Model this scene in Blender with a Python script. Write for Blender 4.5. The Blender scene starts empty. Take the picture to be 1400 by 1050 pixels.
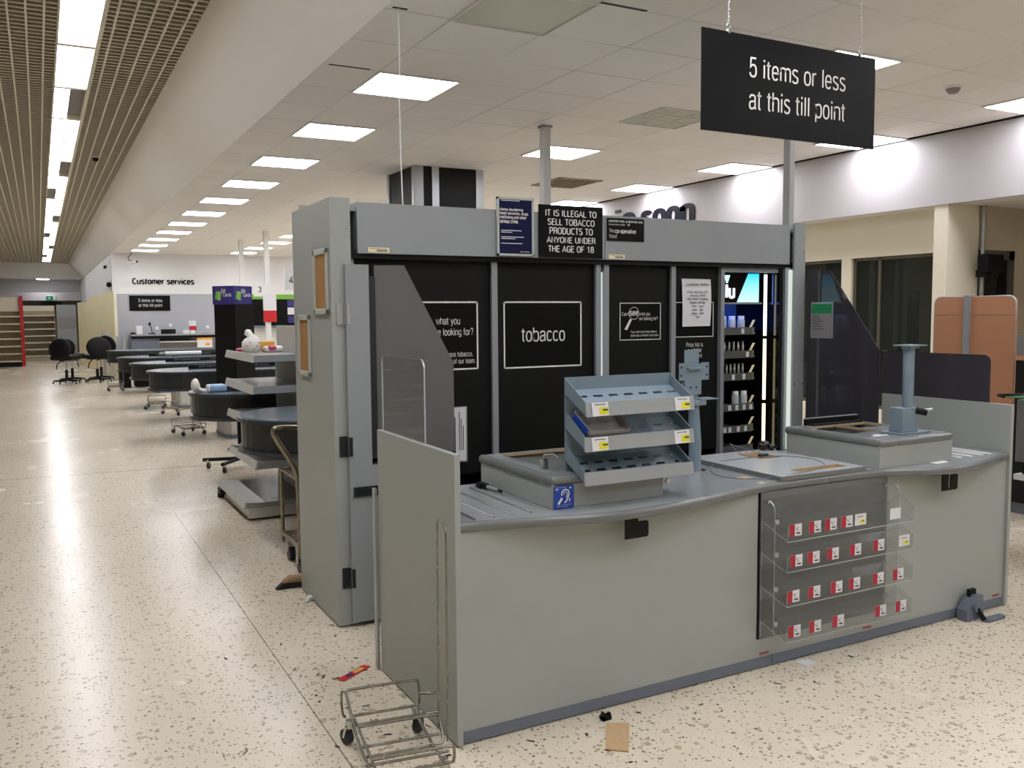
import bpy, bmesh, math, random
from mathutils import Vector, Matrix
random.seed(7)
S = bpy.context.scene
COL = S.collection

# ------------------------------------------------------------------ camera, world, exposure
F_PX = 1209.2
yaw, pitch, roll = math.radians(28.06), math.radians(4.537), math.radians(-0.461)
cyw, syw, cp, sp = math.cos(yaw), math.sin(yaw), math.cos(pitch), math.sin(pitch)
fw = Vector((syw * cp, cyw * cp, -sp)); rt = Vector((cyw, -syw, 0)); up = rt.cross(fw)
r2 = math.cos(roll) * rt + math.sin(roll) * up; u2 = -math.sin(roll) * rt + math.cos(roll) * up
cd = bpy.data.cameras.new('camera'); cam = bpy.data.objects.new('camera', cd); COL.objects.link(cam)
cd.sensor_fit = 'HORIZONTAL'; cd.sensor_width = 36.0; cd.lens = 36.0 * F_PX / 1400.0
cd.clip_start = 0.05; cd.clip_end = 200
m = Matrix.Identity(4)
for i in range(3):
    m[i][0], m[i][1], m[i][2] = r2[i], u2[i], -fw[i]
m[2][3] = 1.65
cam.matrix_world = m
S.camera = cam
w = bpy.data.worlds.new('night_world'); S.world = w; w.use_nodes = True
w.node_tree.nodes['Background'].inputs[0].default_value = (.02, .022, .03, 1)
w.node_tree.nodes['Background'].inputs[1].default_value = 0.3
S.view_settings.view_transform = 'Standard'; S.view_settings.look = 'None'
S.view_settings.exposure = 0.1; S.view_settings.gamma = 1.0; S.view_settings.use_curve_mapping = False
S.cycles.transparent_max_bounces = 40
LAMP = 15.0       # square ceiling panels
TUBE = 14.0       # fluorescent fittings in the slatted trough

# ------------------------------------------------------------------ materials
def lin(c):
    return tuple(((v / 255) / 12.92 if v / 255 <= .04045 else ((v / 255 + .055) / 1.055) ** 2.4) for v in c)
def mat(name, rgb, rough=.5, metal=0., spec=.5, noise=0., nscale=6., emit=None, es=0., bump=0., bscale=60., coat=0.):
    M = bpy.data.materials.new(name); M.use_nodes = True
    nt = M.node_tree; b = nt.nodes['Principled BSDF']
    c = lin(rgb)
    b.inputs['Base Color'].default_value = (*c, 1); b.inputs['Roughness'].default_value = rough
    b.inputs['Metallic'].default_value = metal; b.inputs['Specular IOR Level'].default_value = spec
    if coat: b.inputs['Coat Weight'].default_value = coat; b.inputs['Coat Roughness'].default_value = .15
    if noise or bump:
        tc = nt.nodes.new('ShaderNodeTexCoord')
    if noise:
        n = nt.nodes.new('ShaderNodeTexNoise'); n.inputs['Scale'].default_value = nscale; n.inputs['Detail'].default_value = 5
        nt.links.new(tc.outputs['Object'], n.inputs['Vector'])
        r = nt.nodes.new('ShaderNodeValToRGB')
        r.color_ramp.elements[0].position = .3; r.color_ramp.elements[1].position = .7
        r.color_ramp.elements[0].color = (*[v * (1 - noise) for v in c], 1)
        r.color_ramp.elements[1].color = (*[min(1, v * (1 + noise)) for v in c], 1)
        nt.links.new(n.outputs['Fac'], r.inputs['Fac']); nt.links.new(r.outputs['Color'], b.inputs['Base Color'])
        mr = nt.nodes.new('ShaderNodeMapRange'); mr.inputs[3].default_value = max(.02, rough - .08); mr.inputs[4].default_value = min(1, rough + .08)
        nt.links.new(n.outputs['Fac'], mr.inputs[0]); nt.links.new(mr.outputs[0], b.inputs['Roughness'])
    if bump:
        n2 = nt.nodes.new('ShaderNodeTexNoise'); n2.inputs['Scale'].default_value = bscale
        nt.links.new(tc.outputs['Object'], n2.inputs['Vector'])
        bp = nt.nodes.new('ShaderNodeBump'); bp.inputs['Strength'].default_value = bump; bp.inputs['Distance'].default_value = .01
        nt.links.new(n2.outputs['Fac'], bp.inputs['Height']); nt.links.new(bp.outputs[0], b.inputs['Normal'])
    if emit:
        b.inputs['Emission Color'].default_value = (*lin(emit), 1); b.inputs['Emission Strength'].default_value = es
    return M
def emis(name, rgb, s):
    M = bpy.data.materials.new(name); M.use_nodes = True; nt = M.node_tree; nt.nodes.clear()
    e = nt.nodes.new('ShaderNodeEmission'); e.inputs[0].default_value = (*lin(rgb), 1); e.inputs[1].default_value = s
    o = nt.nodes.new('ShaderNodeOutputMaterial'); nt.links.new(e.outputs[0], o.inputs[0]); return M
def sheet(name, tint, diff=None, dfac=0., rough=.02, ior=1.49, gloss=1.0):
    """clear or smoked plastic or glass: transmitted tint under a Fresnel gloss"""
    M = bpy.data.materials.new(name); M.use_nodes = True; nt = M.node_tree; nt.nodes.clear()
    t = nt.nodes.new('ShaderNodeBsdfTransparent'); t.inputs[0].default_value = (*tint, 1)
    src = t
    if diff:
        d = nt.nodes.new('ShaderNodeBsdfDiffuse'); d.inputs[0].default_value = (*lin(diff), 1)
        mx = nt.nodes.new('ShaderNodeMixShader'); mx.inputs[0].default_value = dfac
        nt.links.new(t.outputs[0], mx.inputs[1]); nt.links.new(d.outputs[0], mx.inputs[2]); src = mx
    g = nt.nodes.new('ShaderNodeBsdfGlossy'); g.inputs['Roughness'].default_value = rough
    fr = nt.nodes.new('ShaderNodeFresnel'); ge = nt.nodes.new('ShaderNodeNewGeometry')
    mr = nt.nodes.new('ShaderNodeMapRange'); mr.inputs[3].default_value = ior; mr.inputs[4].default_value = 1 / ior
    nt.links.new(ge.outputs['Backfacing'], mr.inputs[0]); nt.links.new(mr.outputs[0], fr.inputs[0])   # the same gloss from both faces
    m2 = nt.nodes.new('ShaderNodeMixShader'); o = nt.nodes.new('ShaderNodeOutputMaterial')
    mg = nt.nodes.new('ShaderNodeMath'); mg.operation = 'MULTIPLY'; mg.inputs[1].default_value = gloss; nt.links.new(fr.outputs[0], mg.inputs[0])
    nt.links.new(mg.outputs[0], m2.inputs[0]); nt.links.new(src.outputs[0], m2.inputs[1]); nt.links.new(g.outputs[0], m2.inputs[2])
    nt.links.new(m2.outputs[0], o.inputs[0]); return M

class NT:
    def __init__(s, M): s.t = M.node_tree
    def n(s, k, **kw):
        x = s.t.nodes.new(k)
        for a, v in kw.items(): setattr(x, a, v)
        return x
    def l(s, a, b): s.t.links.new(a, b)
    def math(s, op, a, b=None, c=None):
        x = s.n('ShaderNodeMath', operation=op)
        for i, v in enumerate((a, b, c)):
            if v is None: continue
            if isinstance(v, (int, float)): x.inputs[i].default_value = v
            else: s.l(v, x.inputs[i])
        return x.outputs[0]
    def mix(s, fac, a, b):
        x = s.n('ShaderNodeMix', data_type='RGBA')
        for i, v in ((0, fac), (6, a), (7, b)):
            if isinstance(v, (int, float)): x.inputs[i].default_value = v
            elif isinstance(v, tuple): x.inputs[i].default_value = (*v, 1)
            else: s.l(v, x.inputs[i])
        return x.outputs[2]

def terrazzo():
    M = bpy.data.materials.new('terrazzo'); M.use_nodes = True; g = NT(M); b = M.node_tree.nodes['Principled BSDF']
    tc = g.n('ShaderNodeTexCoord'); P = tc.outputs['Object']
    sx = g.n('ShaderNodeSeparateXYZ'); g.l(P, sx.inputs[0])
    big = g.n('ShaderNodeTexNoise'); big.inputs['Scale'].default_value = .7; big.inputs['Detail'].default_value = 4; g.l(P, big.inputs['Vector'])
    base = g.mix(big.outputs['Fac'], lin((214, 202, 180)), lin((228, 218, 198)))
    warp = g.n('ShaderNodeTexNoise'); warp.inputs['Scale'].default_value = 30; g.l(P, warp.inputs['Vector'])
    vm = g.n('ShaderNodeVectorMath', operation='MULTIPLY_ADD'); g.l(warp.outputs['Color'], vm.inputs[0]); vm.inputs[1].default_value = (.016, .016, 0); g.l(P, vm.inputs[2])
    col = base
    for sc, thr, keep, cols in ((24, .30, .86, ((170, 154, 126), (190, 176, 150))), (42, .32, .81, ((146, 131, 106), (184, 170, 144))), (58, .28, .83, ((70, 61, 48), (126, 112, 90))), (110, .36, .78, ((92, 80, 63), (234, 224, 205)))):
        v = g.n('ShaderNodeTexVoronoi', voronoi_dimensions='2D'); v.inputs['Scale'].default_value = sc; g.l(vm.outputs[0], v.inputs['Vector'])
        sc_ = g.n('ShaderNodeSeparateColor'); g.l(v.outputs['Color'], sc_.inputs[0])
        inside = g.math('LESS_THAN', v.outputs['Distance'], g.math('MULTIPLY', sc_.outputs[1], thr + .12))
        on = g.math('MULTIPLY', inside, g.math('GREATER_THAN', sc_.outputs[0], keep))
        cc = g.mix(sc_.outputs[2], lin(cols[0]), lin(cols[1]))
        col = g.mix(g.math('MULTIPLY', on, .85), col, cc)
    # saw-cut joints
    jx = g.math('MULTIPLY', g.math('LESS_THAN', g.math('ABSOLUTE', g.math('SUBTRACT', sx.outputs[0], .94)), .003), g.math('LESS_THAN', sx.outputs[1], 7.9))
    jx2 = g.math('LESS_THAN', g.math('ABSOLUTE', g.math('SUBTRACT', sx.outputs[0], -5.1)), .004)
    jy = g.math('LESS_THAN', g.math('ABSOLUTE', g.math('ADD', g.math('SUBTRACT', sx.outputs[1], 10.3), g.math('MULTIPLY', sx.outputs[0], .07))), .012)
    jj = g.math('MAXIMUM', g.math('MAXIMUM', jx, jx2), jy)
    col = g.mix(g.math('MULTIPLY', jj, .65), col, lin((60, 52, 44)))
    # scuffs and worn patches
    dn = g.n('ShaderNodeTexNoise'); dn.inputs['Scale'].default_value = 2.3; dn.inputs['Detail'].default_value = 8; dn.inputs['Roughness'].default_value = .7; g.l(P, dn.inputs['Vector'])
    dr = g.n('ShaderNodeMapRange'); g.l(dn.outputs['Fac'], dr.inputs[0]); dr.inputs[1].default_value = .56; dr.inputs[2].default_value = .75; dr.inputs[3].default_value = 0; dr.inputs[4].default_value = .13
    col = g.mix(dr.outputs[0], col, lin((128, 116, 96)))
    g.l(col, b.inputs['Base Color'])
    rr = g.n('ShaderNodeMapRange'); g.l(big.outputs['Fac'], rr.inputs[0]); rr.inputs[3].default_value = .20; rr.inputs[4].default_value = .32
    g.l(rr.outputs[0], b.inputs['Roughness']); b.inputs['Specular IOR Level'].default_value = .42
    return M
def ceiling_tiles():
    M = bpy.data.materials.new('ceiling_tiles'); M.use_nodes = True; g = NT(M); b = M.node_tree.nodes['Principled BSDF']
    tc = g.n('ShaderNodeTexCoord'); sx = g.n('ShaderNodeSeparateXYZ'); g.l(tc.outputs['Object'], sx.inputs[0])
    ux = g.math('DIVIDE', g.math('SUBTRACT', sx.outputs[0], 2.245), .6275); uy = g.math('DIVIDE', g.math('SUBTRACT', sx.outputs[1], 4.31), .6267)
    fx = g.math('FRACT', ux); fy = g.math('FRACT', uy)
    ex = g.math('MINIMUM', fx, g.math('SUBTRACT', 1, fx)); ey = g.math('MINIMUM', fy, g.math('SUBTRACT', 1, fy))
    line = g.math('LESS_THAN', g.math('MINIMUM', ex, ey), .011)
    cb = g.n('ShaderNodeCombineXYZ'); g.l(g.math('FLOOR', ux), cb.inputs[0]); g.l(g.math('FLOOR', uy), cb.inputs[1])
    wn = g.n('ShaderNodeTexWhiteNoise', noise_dimensions='2D'); g.l(cb.outputs[0], wn.inputs['Vector'])
    ns = g.n('ShaderNodeTexNoise'); ns.inputs['Scale'].default_value = 1.1; ns.inputs['Detail'].default_value = 5; g.l(tc.outputs['Object'], ns.inputs['Vector'])
    f = g.math('ADD', g.math('MULTIPLY', wn.outputs[0], .55), g.math('MULTIPLY', ns.outputs['Fac'], .45))
    col = g.mix(f, lin((238, 235, 231)), lin((246, 243, 240)))
    ln = g.n('ShaderNodeTexNoise'); ln.inputs['Scale'].default_value = .9; g.l(tc.outputs['Object'], ln.inputs['Vector'])
    lf = g.n('ShaderNodeMapRange'); g.l(ln.outputs['Fac'], lf.inputs[0]); lf.inputs[1].default_value = .35; lf.inputs[2].default_value = .7; lf.inputs[3].default_value = .05; lf.inputs[4].default_value = .45
    col = g.mix(g.math('MULTIPLY', line, lf.outputs[0]), col, lin((120, 110, 98)))
    g.l(col, b.inputs['Base Color']); b.inputs['Roughness'].default_value = .85
    return M

M = {}
def add(n, *a, **k): M[n] = mat(n, *a, **k)
add('panel', (163, 167, 163), .42, noise=.035, nscale=2.5)
add('panel_edge', (176, 178, 172), .4)
add('gantry_grey', (150, 155, 157), .4, noise=.03, nscale=3)
add('insert', (112, 113, 113), .4, noise=.03)
add('kick', (106, 114, 128), .4, noise=.05)
add('worktop', (142, 147, 150), .17, noise=.04, nscale=4)
add('nosing', (112, 114, 113), .24, noise=.05, nscale=8)
add('slab', (172, 177, 182), .28)
add('steel', (200, 200, 198), .25, metal=1.)
add('chrome', (138, 134, 124), .26, metal=.8, noise=.15, nscale=25)
add('rusty', (142, 132, 112), .3, metal=.85, noise=.25, nscale=30)
add('alu', (176, 179, 182), .35, metal=.6)
add('post', (150, 155, 160), .4, metal=.3)
add('bluegrey', (120, 138, 150), .42, noise=.05, nscale=10)
add('bluegrey_lip', (152, 156, 158), .4)
add('black', (9, 9, 10), .5, spec=.25)
add('black_gloss', (10, 11, 12), .12)
add('black_panel', (17, 18, 17), .45, spec=.2, noise=.06, nscale=2)
add('black_graphic', (8, 9, 8), .4, spec=.15)
add('black_plastic', (13, 13, 15), .5, spec=.2, noise=.1, nscale=14)
add('rubber', (30, 32, 36), .5)
add('dark', (14, 14, 15), .7, spec=.2)
add('white', (228, 228, 226), .5)
add('paper', (222, 222, 226), .6)
add('print', (60, 62, 72), .6)
add('sign_black', (9, 9, 10), .45, spec=.15)
add('sign_white', (226, 226, 222), .5)
add('navy', (16, 18, 62), .45, spec=.2)
add('ear_blue', (28, 70, 168), .35)
add('ticket_red', (170, 26, 50), .45)
add('ticket_yellow', (226, 218, 40), .5)
add('acrylic_edge', (178, 182, 182), .15)
add('chip', (178, 150, 110), .8, noise=.12, nscale=90)
add('cork', (166, 122, 72), .8, noise=.12, nscale=120)
add('frame_grey', (186, 192, 186), .4)
add('card', (190, 160, 122), .75, noise=.06, nscale=40)
add('white_paint', (190, 185, 187), .6, noise=.015, nscale=2)
add('white_wall', (228, 227, 227), .6, noise=.015, nscale=2)
add('cove', (230, 226, 219), .7, noise=.01, nscale=1)
add('cream', (238, 228, 188), .6, noise=.03, nscale=2)
add('cream_wall', (236, 228, 208), .6)
add('grey_wall', (174, 176, 184), .55)
add('far_grey', (146, 142, 140), .7)
add('taupe', (176, 166, 142), .6)
add('taupe_edge', (214, 206, 184), .55)
add('taupe_rib', (228, 222, 204), .55)
add('plenum', (96, 90, 76), .9)
add('vestibule', (196, 184, 162), .7)
add('vest_door', (84, 84, 80), .5)
add('glass_dark', (18, 20, 19), .06)
add('belt', (38, 42, 46), .35, noise=.08, nscale=6)
add('belt_top', (92, 102, 112), .22)
add('belt_rim', (52, 58, 64), .3)
add('till_base', (206, 202, 198), .5)
add('shelf_top', (112, 112, 106), .3, noise=.06, nscale=4)
add('shelf_lip', (196, 194, 190), .35, noise=.05, nscale=9)
add('shelf_cream', (222, 214, 194), .5)
add('shelf_back', (188, 172, 138), .6)
add('red', (196, 28, 36), .45)
add('lime', (120, 178, 60), .5)
add('purple', (52, 46, 118), .4)
add('pack_white', (226, 222, 216), .4, noise=.05, nscale=40)
add('pack_pink', (206, 60, 110), .4)
add('pack_yellow', (222, 180, 80), .45)
add('pack_blue', (146, 178, 212), .35, noise=.15, nscale=30)
add('pack_navy', (40, 46, 66), .4, noise=.4, nscale=50)
add('green', (20, 140, 80), .5)
add('wood_back', (176, 124, 92), .5, noise=.07, nscale=2)
add('candy_red', (206, 34, 40), .3)
add('orange', (232, 160, 40), .5)
add('basket_green', (70, 120, 74), .4)
add('tan', (150, 122, 88), .6, noise=.15, nscale=30)
add('bristle', (24, 21, 18), .8)
add('dead_lamp', (196, 198, 184), .35)
add('vent_metal', (176, 160, 136), .6)
add('blue_glow_paint', (64, 110, 220), .3)  # lightbox glow painted into a plain blue colour
add('jar', (190, 196, 205), .12)
add('silver', (190, 188, 184), .3, metal=.7)
add('pole_white', (206, 206, 206), .45)
add('pole_grey', (172, 174, 175), .45)
add('vape_lip', (92, 92, 88), .35)
add('print_pink', (214, 130, 130), .5)
add('letter_navy', (14, 13, 30), .5, spec=.2)
add('led_white_wall', (214, 220, 216), .5)
M['terrazzo'] = terrazzo(); M['tiles'] = ceiling_tiles()
M['lamp'] = emis('lamp_diffuser', (248, 249, 255), LAMP)
M['tube'] = emis('tube_diffuser', (250, 250, 255), TUBE)
M['led_warm'] = emis('led_warm', (255, 236, 176), 3.2)
M['led_top'] = emis('led_cool', (255, 250, 236), 3.2)
M['led_strip'] = emis('led_strip', (226, 236, 226), .85)
M['cyan'] = emis('lightbox_cyan', (70, 220, 255), 1.3)
_g = NT(M['cyan']); _tc = _g.n('ShaderNodeTexCoord'); _sx = _g.n('ShaderNodeSeparateXYZ'); _g.l(_tc.outputs['Object'], _sx.inputs[0])
_mr = _g.n('ShaderNodeMapRange'); _g.l(_sx.outputs[2], _mr.inputs[0]); _mr.inputs[1].default_value = 1.10; _mr.inputs[2].default_value = 1.29
_e = [n for n in M['cyan'].node_tree.nodes if n.type == 'EMISSION'][0]; _g.l(_g.mix(_mr.outputs[0], lin((196, 252, 250)), lin((40, 200, 240))), _e.inputs[0])
M['cyan_pale'] = emis('lightbox_pale', (190, 250, 250), 1.5)
M['box_white'] = emis('lightbox_white', (240, 246, 255), 1.6)
M['blue_glow'] = emis('header_glow', (90, 140, 255), 5.0)
M['exit_green'] = emis('exit_green', (40, 150, 100), .6)
M['acrylic'] = sheet('clear_acrylic', (.955, .96, .96), gloss=.42)
M['smoked'] = sheet('smoked_acrylic_sheen', (.10, .10, .11), (134, 134, 133), .62, rough=.08)  # grey diffuse stands in for the bright hall mirrored in the plastic
M['smoked_dark'] = sheet('smoked_dark_acrylic', (.05, .05, .055), (76, 74, 80), .75, rough=.05)
M['glass'] = sheet('window_glass', (.55, .58, .56), (64, 68, 62), .5)

# ------------------------------------------------------------------ mesh builder
_txt = {}
# stroke lettering: every character as centre lines (cap height 1), drawn as flat ribbons of the chosen weight
def E_(cx, cy, rx, ry, a0, a1, n=None):
    n = n or max(4, int(abs(a1 - a0) / 20)); out = []
    for i in range(n + 1):
        a = math.radians(a0 + (a1 - a0) * i / n); c, s = math.cos(a), math.sin(a); k = .8
        out.append((cx + rx * math.copysign(abs(c) ** k, c), cy + ry * math.copysign(abs(s) ** k, s)))
    return out
def bowl(x0, x1, y0, y1): return E_((x0 + x1) / 2, (y0 + y1) / 2, (x1 - x0) / 2, (y1 - y0) / 2, 0, 360, 20)
HX = .72
GL = {
 'a': (.50, [[(.06, .55)] + E_(.24, .55, .17, .17, 165, 0) + [(.41, .12), (.43, .04), (.48, .01)], [(.41, .43), (.33, .40), (.2, .38)] + E_(.2, .19, .15, .19, 100, 270) + [(.32, .04), (.41, .15)]]),
 'b': (.52, [[(.07, 0), (.07, 1)], bowl(.07, .46, 0, HX)]), 'c': (.47, [E_(.25, .36, .19, .36, 40, 320)]), 'd': (.52, [[(.45, 0), (.45, 1)], bowl(.06, .45, 0, HX)]),
 'e': (.50, [[(.06, .37), (.44, .37)] + E_(.25, .36, .19, .36, 0, 318)]), 'f': (.30, [[(.13, 0), (.13, .84)] + E_(.27, .84, .14, .15, 180, 100), [(.01, HX), (.28, HX)]]),
 'g': (.52, [bowl(.06, .45, .02, HX), [(.45, HX), (.45, -.06)] + E_(.26, -.06, .19, .19, 0, -160)]), 'h': (.52, [[(.07, 0), (.07, 1)], [(.07, .5)] + E_(.26, .5, .19, .22, 175, 0) + [(.45, 0)]]),
 'i': (.2, [[(.1, 0), (.1, HX)], [(.1, .88), (.1, 1)]]), 'j': (.2, [[(.1, HX), (.1, -.1), (.05, -.22), (-.02, -.23)], [(.1, .88), (.1, 1)]]), 'k': (.47, [[(.07, 0), (.07, 1)], [(.42, HX), (.07, .3)], [(.19, .43), (.45, 0)]]), 'l': (.2, [[(.1, 0), (.1, 1)]]),
 'm': (.78, [[(.07, 0), (.07, HX)], [(.07, .5)] + E_(.23, .5, .16, .22, 175, 0) + [(.39, 0)], [(.39, .5)] + E_(.55, .5, .16, .22, 175, 0) + [(.71, 0)]]), 'n': (.52, [[(.07, 0), (.07, HX)], [(.07, .48)] + E_(.26, .5, .19, .22, 175, 0) + [(.45, 0)]]),
 'o': (.52, [bowl(.06, .46, 0, HX)]), 'p': (.52, [[(.07, -.26), (.07, HX)], bowl(.07, .46, 0, HX)]), 'q': (.52, [[(.45, -.26), (.45, HX)], bowl(.06, .45, 0, HX)]), 'r': (.33, [[(.07, 0), (.07, HX)], [(.07, .45), (.11, .6), (.19, .69), (.31, .70)]]),
 's': (.46, [E_(.23, .54, .16, .18, 25, 185) + [(.09, .47), (.2, .39), (.34, .31)] + E_(.23, .19, .17, .19, 30, -160)]), 't': (.30, [[(.13, .92), (.13, .14)] + E_(.25, .13, .12, .13, 180, 265), [(.01, HX), (.28, HX)]]),
 'u': (.52, [[(.07, HX), (.07, .22)] + E_(.26, .22, .19, .22, 180, 360) + [(.45, .25)], [(.45, HX), (.45, 0)]]), 'v': (.46, [[(.03, HX), (.23, 0), (.43, HX)]]), 'w': (.68, [[(.03, HX), (.19, 0), (.34, HX), (.49, 0), (.65, HX)]]), 'x': (.45, [[(.03, HX), (.42, 0)], [(.42, HX), (.03, 0)]]),
 'y': (.46, [[(.03, HX), (.24, .02)], [(.43, HX), (.22, -.08), (.16, -.22), (.05, -.24)]]), 'z': (.42, [[(.04, HX), (.38, HX), (.04, 0), (.39, 0)]]),
 'A': (.58, [[(.03, 0), (.29, 1), (.55, 0)], [(.12, .34), (.46, .34)]]), 'B': (.56, [[(.08, 0), (.08, 1), (.3, 1)] + E_(.3, .77, .17, .23, 90, -90) + [(.08, .54)], [(.3, .54)] + E_(.31, .27, .19, .27, 90, -90) + [(.08, 0)]]), 'C': (.58, [E_(.31, .5, .24, .5, 42, 318)]), 'D': (.58, [[(.08, 0), (.08, 1), (.28, 1)] + E_(.28, .5, .24, .5, 90, -90) + [(.08, 0)]]),
 'E': (.50, [[(.46, 1), (.08, 1), (.08, 0), (.47, 0)], [(.08, .53), (.43, .53)]]), 'F': (.48, [[(.45, 1), (.08, 1), (.08, 0)], [(.08, .52), (.41, .52)]]), 'G': (.60, [E_(.31, .5, .24, .5, 42, 300) + [(.53, .2), (.54, .47), (.33, .47)], [(.54, .47), (.54, 0)]]), 'H': (.60, [[(.08, 0), (.08, 1)], [(.52, 0), (.52, 1)], [(.08, .53), (.52, .53)]]), 'I': (.22, [[(.11, 0), (.11, 1)]]),
 'J': (.46, [[(.38, 1), (.38, .22)] + E_(.21, .22, .17, .22, 0, -170)]), 'K': (.56, [[(.08, 0), (.08, 1)], [(.52, 1), (.08, .42)], [(.22, .6), (.54, 0)]]), 'L': (.46, [[(.08, 1), (.08, 0), (.44, 0)]]), 'M': (.70, [[(.08, 0), (.08, 1), (.35, .08), (.62, 1), (.62, 0)]]), 'N': (.60, [[(.08, 0), (.08, 1), (.52, 0), (.52, 1)]]), 'O': (.62, [bowl(.06, .56, 0, 1)]),
 'P': (.54, [[(.08, 0), (.08, 1), (.3, 1)] + E_(.3, .73, .19, .27, 90, -90) + [(.08, .46)]]), 'Q': (.62, [bowl(.06, .56, 0, 1), [(.38, .2), (.56, -.03)]]), 'R': (.57, [[(.08, 0), (.08, 1), (.3, 1)] + E_(.3, .76, .19, .24, 90, -90) + [(.08, .52)], [(.3, .52), (.46, .42), (.48, .1), (.52, 0)]]), 'S': (.55, [E_(.28, .76, .2, .24, 25, 190) + [(.12, .63), (.28, .54), (.44, .42)] + E_(.28, .26, .21, .26, 25, -165)]),
 'T': (.50, [[(.02, 1), (.48, 1)], [(.25, 1), (.25, 0)]]), 'U': (.60, [[(.08, 1), (.08, .28)] + E_(.3, .28, .22, .28, 180, 360) + [(.52, 1)]]), 'V': (.54, [[(.03, 1), (.27, 0), (.51, 1)]]), 'W': (.80, [[(.03, 1), (.21, 0), (.40, 1), (.59, 0), (.77, 1)]]), 'X': (.54, [[(.03, 1), (.51, 0)], [(.51, 1), (.03, 0)]]), 'Y': (.54, [[(.03, 1), (.27, .44), (.51, 1)], [(.27, .44), (.27, 0)]]), 'Z': (.50, [[(.04, 1), (.46, 1), (.04, 0), (.47, 0)]]),
 '0': (.52, [bowl(.06, .46, 0, 1)]), '1': (.52, [[(.12, .78), (.3, .98), (.3, 0)]]), '2': (.52, [E_(.26, .74, .19, .26, 170, -20) + [(.36, .5), (.1, .15), (.06, 0), (.46, 0)]]), '3': (.52, [E_(.25, .77, .17, .23, 160, -80) + [(.2, .54)], [(.2, .54)] + E_(.25, .27, .2, .27, 85, -160)]), '4': (.52, [[(.36, 0), (.36, 1), (.04, .27), (.49, .27)]]), '5': (.52, [[(.44, 1), (.12, 1), (.08, .5), (.14, .58)] + E_(.25, .32, .2, .32, 100, -165)]),
 '6': (.52, [E_(.26, .76, .19, .24, 20, 120) + E_(.36, .40, .30, .5, 140, 180)[1:], bowl(.06, .46, 0, .62)]), '7': (.52, [[(.05, 1), (.46, 1), (.28, .5), (.2, 0)]]), '8': (.52, [bowl(.09, .43, .54, 1), bowl(.06, .46, 0, .54)]), '9': (.52, [bowl(.06, .46, .38, 1), E_(.16, .6, .30, .5, 0, -40) + E_(.26, .24, .19, .24, -60, -160)]),
 ' ': (.27, []), '.': (.22, [[(.11, 0), (.11, .11)]]), ',': (.22, [[(.12, .1), (.12, 0), (.07, -.14)]]), "'": (.16, [[(.08, 1), (.08, .76)]]), '-': (.32, [[(.05, .36), (.27, .36)]]), '?': (.46, [E_(.23, .77, .17, .23, 175, -40) + [(.25, .44), (.23, .24)], [(.23, .11), (.23, 0)]]),
 '&': (.60, [[(.55, 0), (.16, .66)] + E_(.27, .8, .12, .2, 205, -20) + [(.36, .66), (.14, .44), (.07, .25)] + E_(.24, .22, .17, .22, 180, 290) + [(.44, .2), (.52, .42)]]),
}
def glyphs(s, bold):
    k = (s, bold)
    if k in _txt: return _txt[k]
    wd = .098 + bold * 3.6; hw = wd / 2; vs, fs = [], []; x = 0.0; ex = max(0, (wd - .1)) * .75
    for ch in s:
        adv, strokes = GL[ch]
        for st in strokes:
            p = [Vector((a, b)) for i, (a, b) in enumerate(st) if i == 0 or (abs(a - st[i - 1][0]) + abs(b - st[i - 1][1])) > 1e-4]
            cl = (p[0] - p[-1]).length < 1e-4 and len(p) > 3
            if cl: p = p[:-1]
            n = len(p); o = len(vs)
            for i in range(n):
                a = p[i] - p[i - 1] if (i > 0 or cl) else p[1] - p[0]; b = p[(i + 1) % n] - p[i] if (i < n - 1 or cl) else p[-1] - p[-2]
                a = a.normalized(); b = b.normalized(); t = a + b
                t = a if t.length < 1e-3 else t.normalized(); nn = Vector((-t.y, t.x)); q = min(1.9, 1 / max(.3, abs(t.dot(b))))
                # keep the stroke inside cap height, baseline and x-height
                def cl_(v): return v
                for sg in (1, -1): v = p[i] + nn * hw * q * sg; vs.append(Vector((x + v.x + ex / 2 + (v.x / max(adv, .01)) * ex * .5, v.y)))
            for i in range(n if cl else n - 1): j = (i + 1) % n; fs.append((o + 2 * i + 1, o + 2 * j + 1, o + 2 * j, o + 2 * i))
        x += adv + ex + .045
    _txt[k] = ([Vector((v.x, v.y, 0)) for v in vs], fs); return _txt[k]
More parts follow.
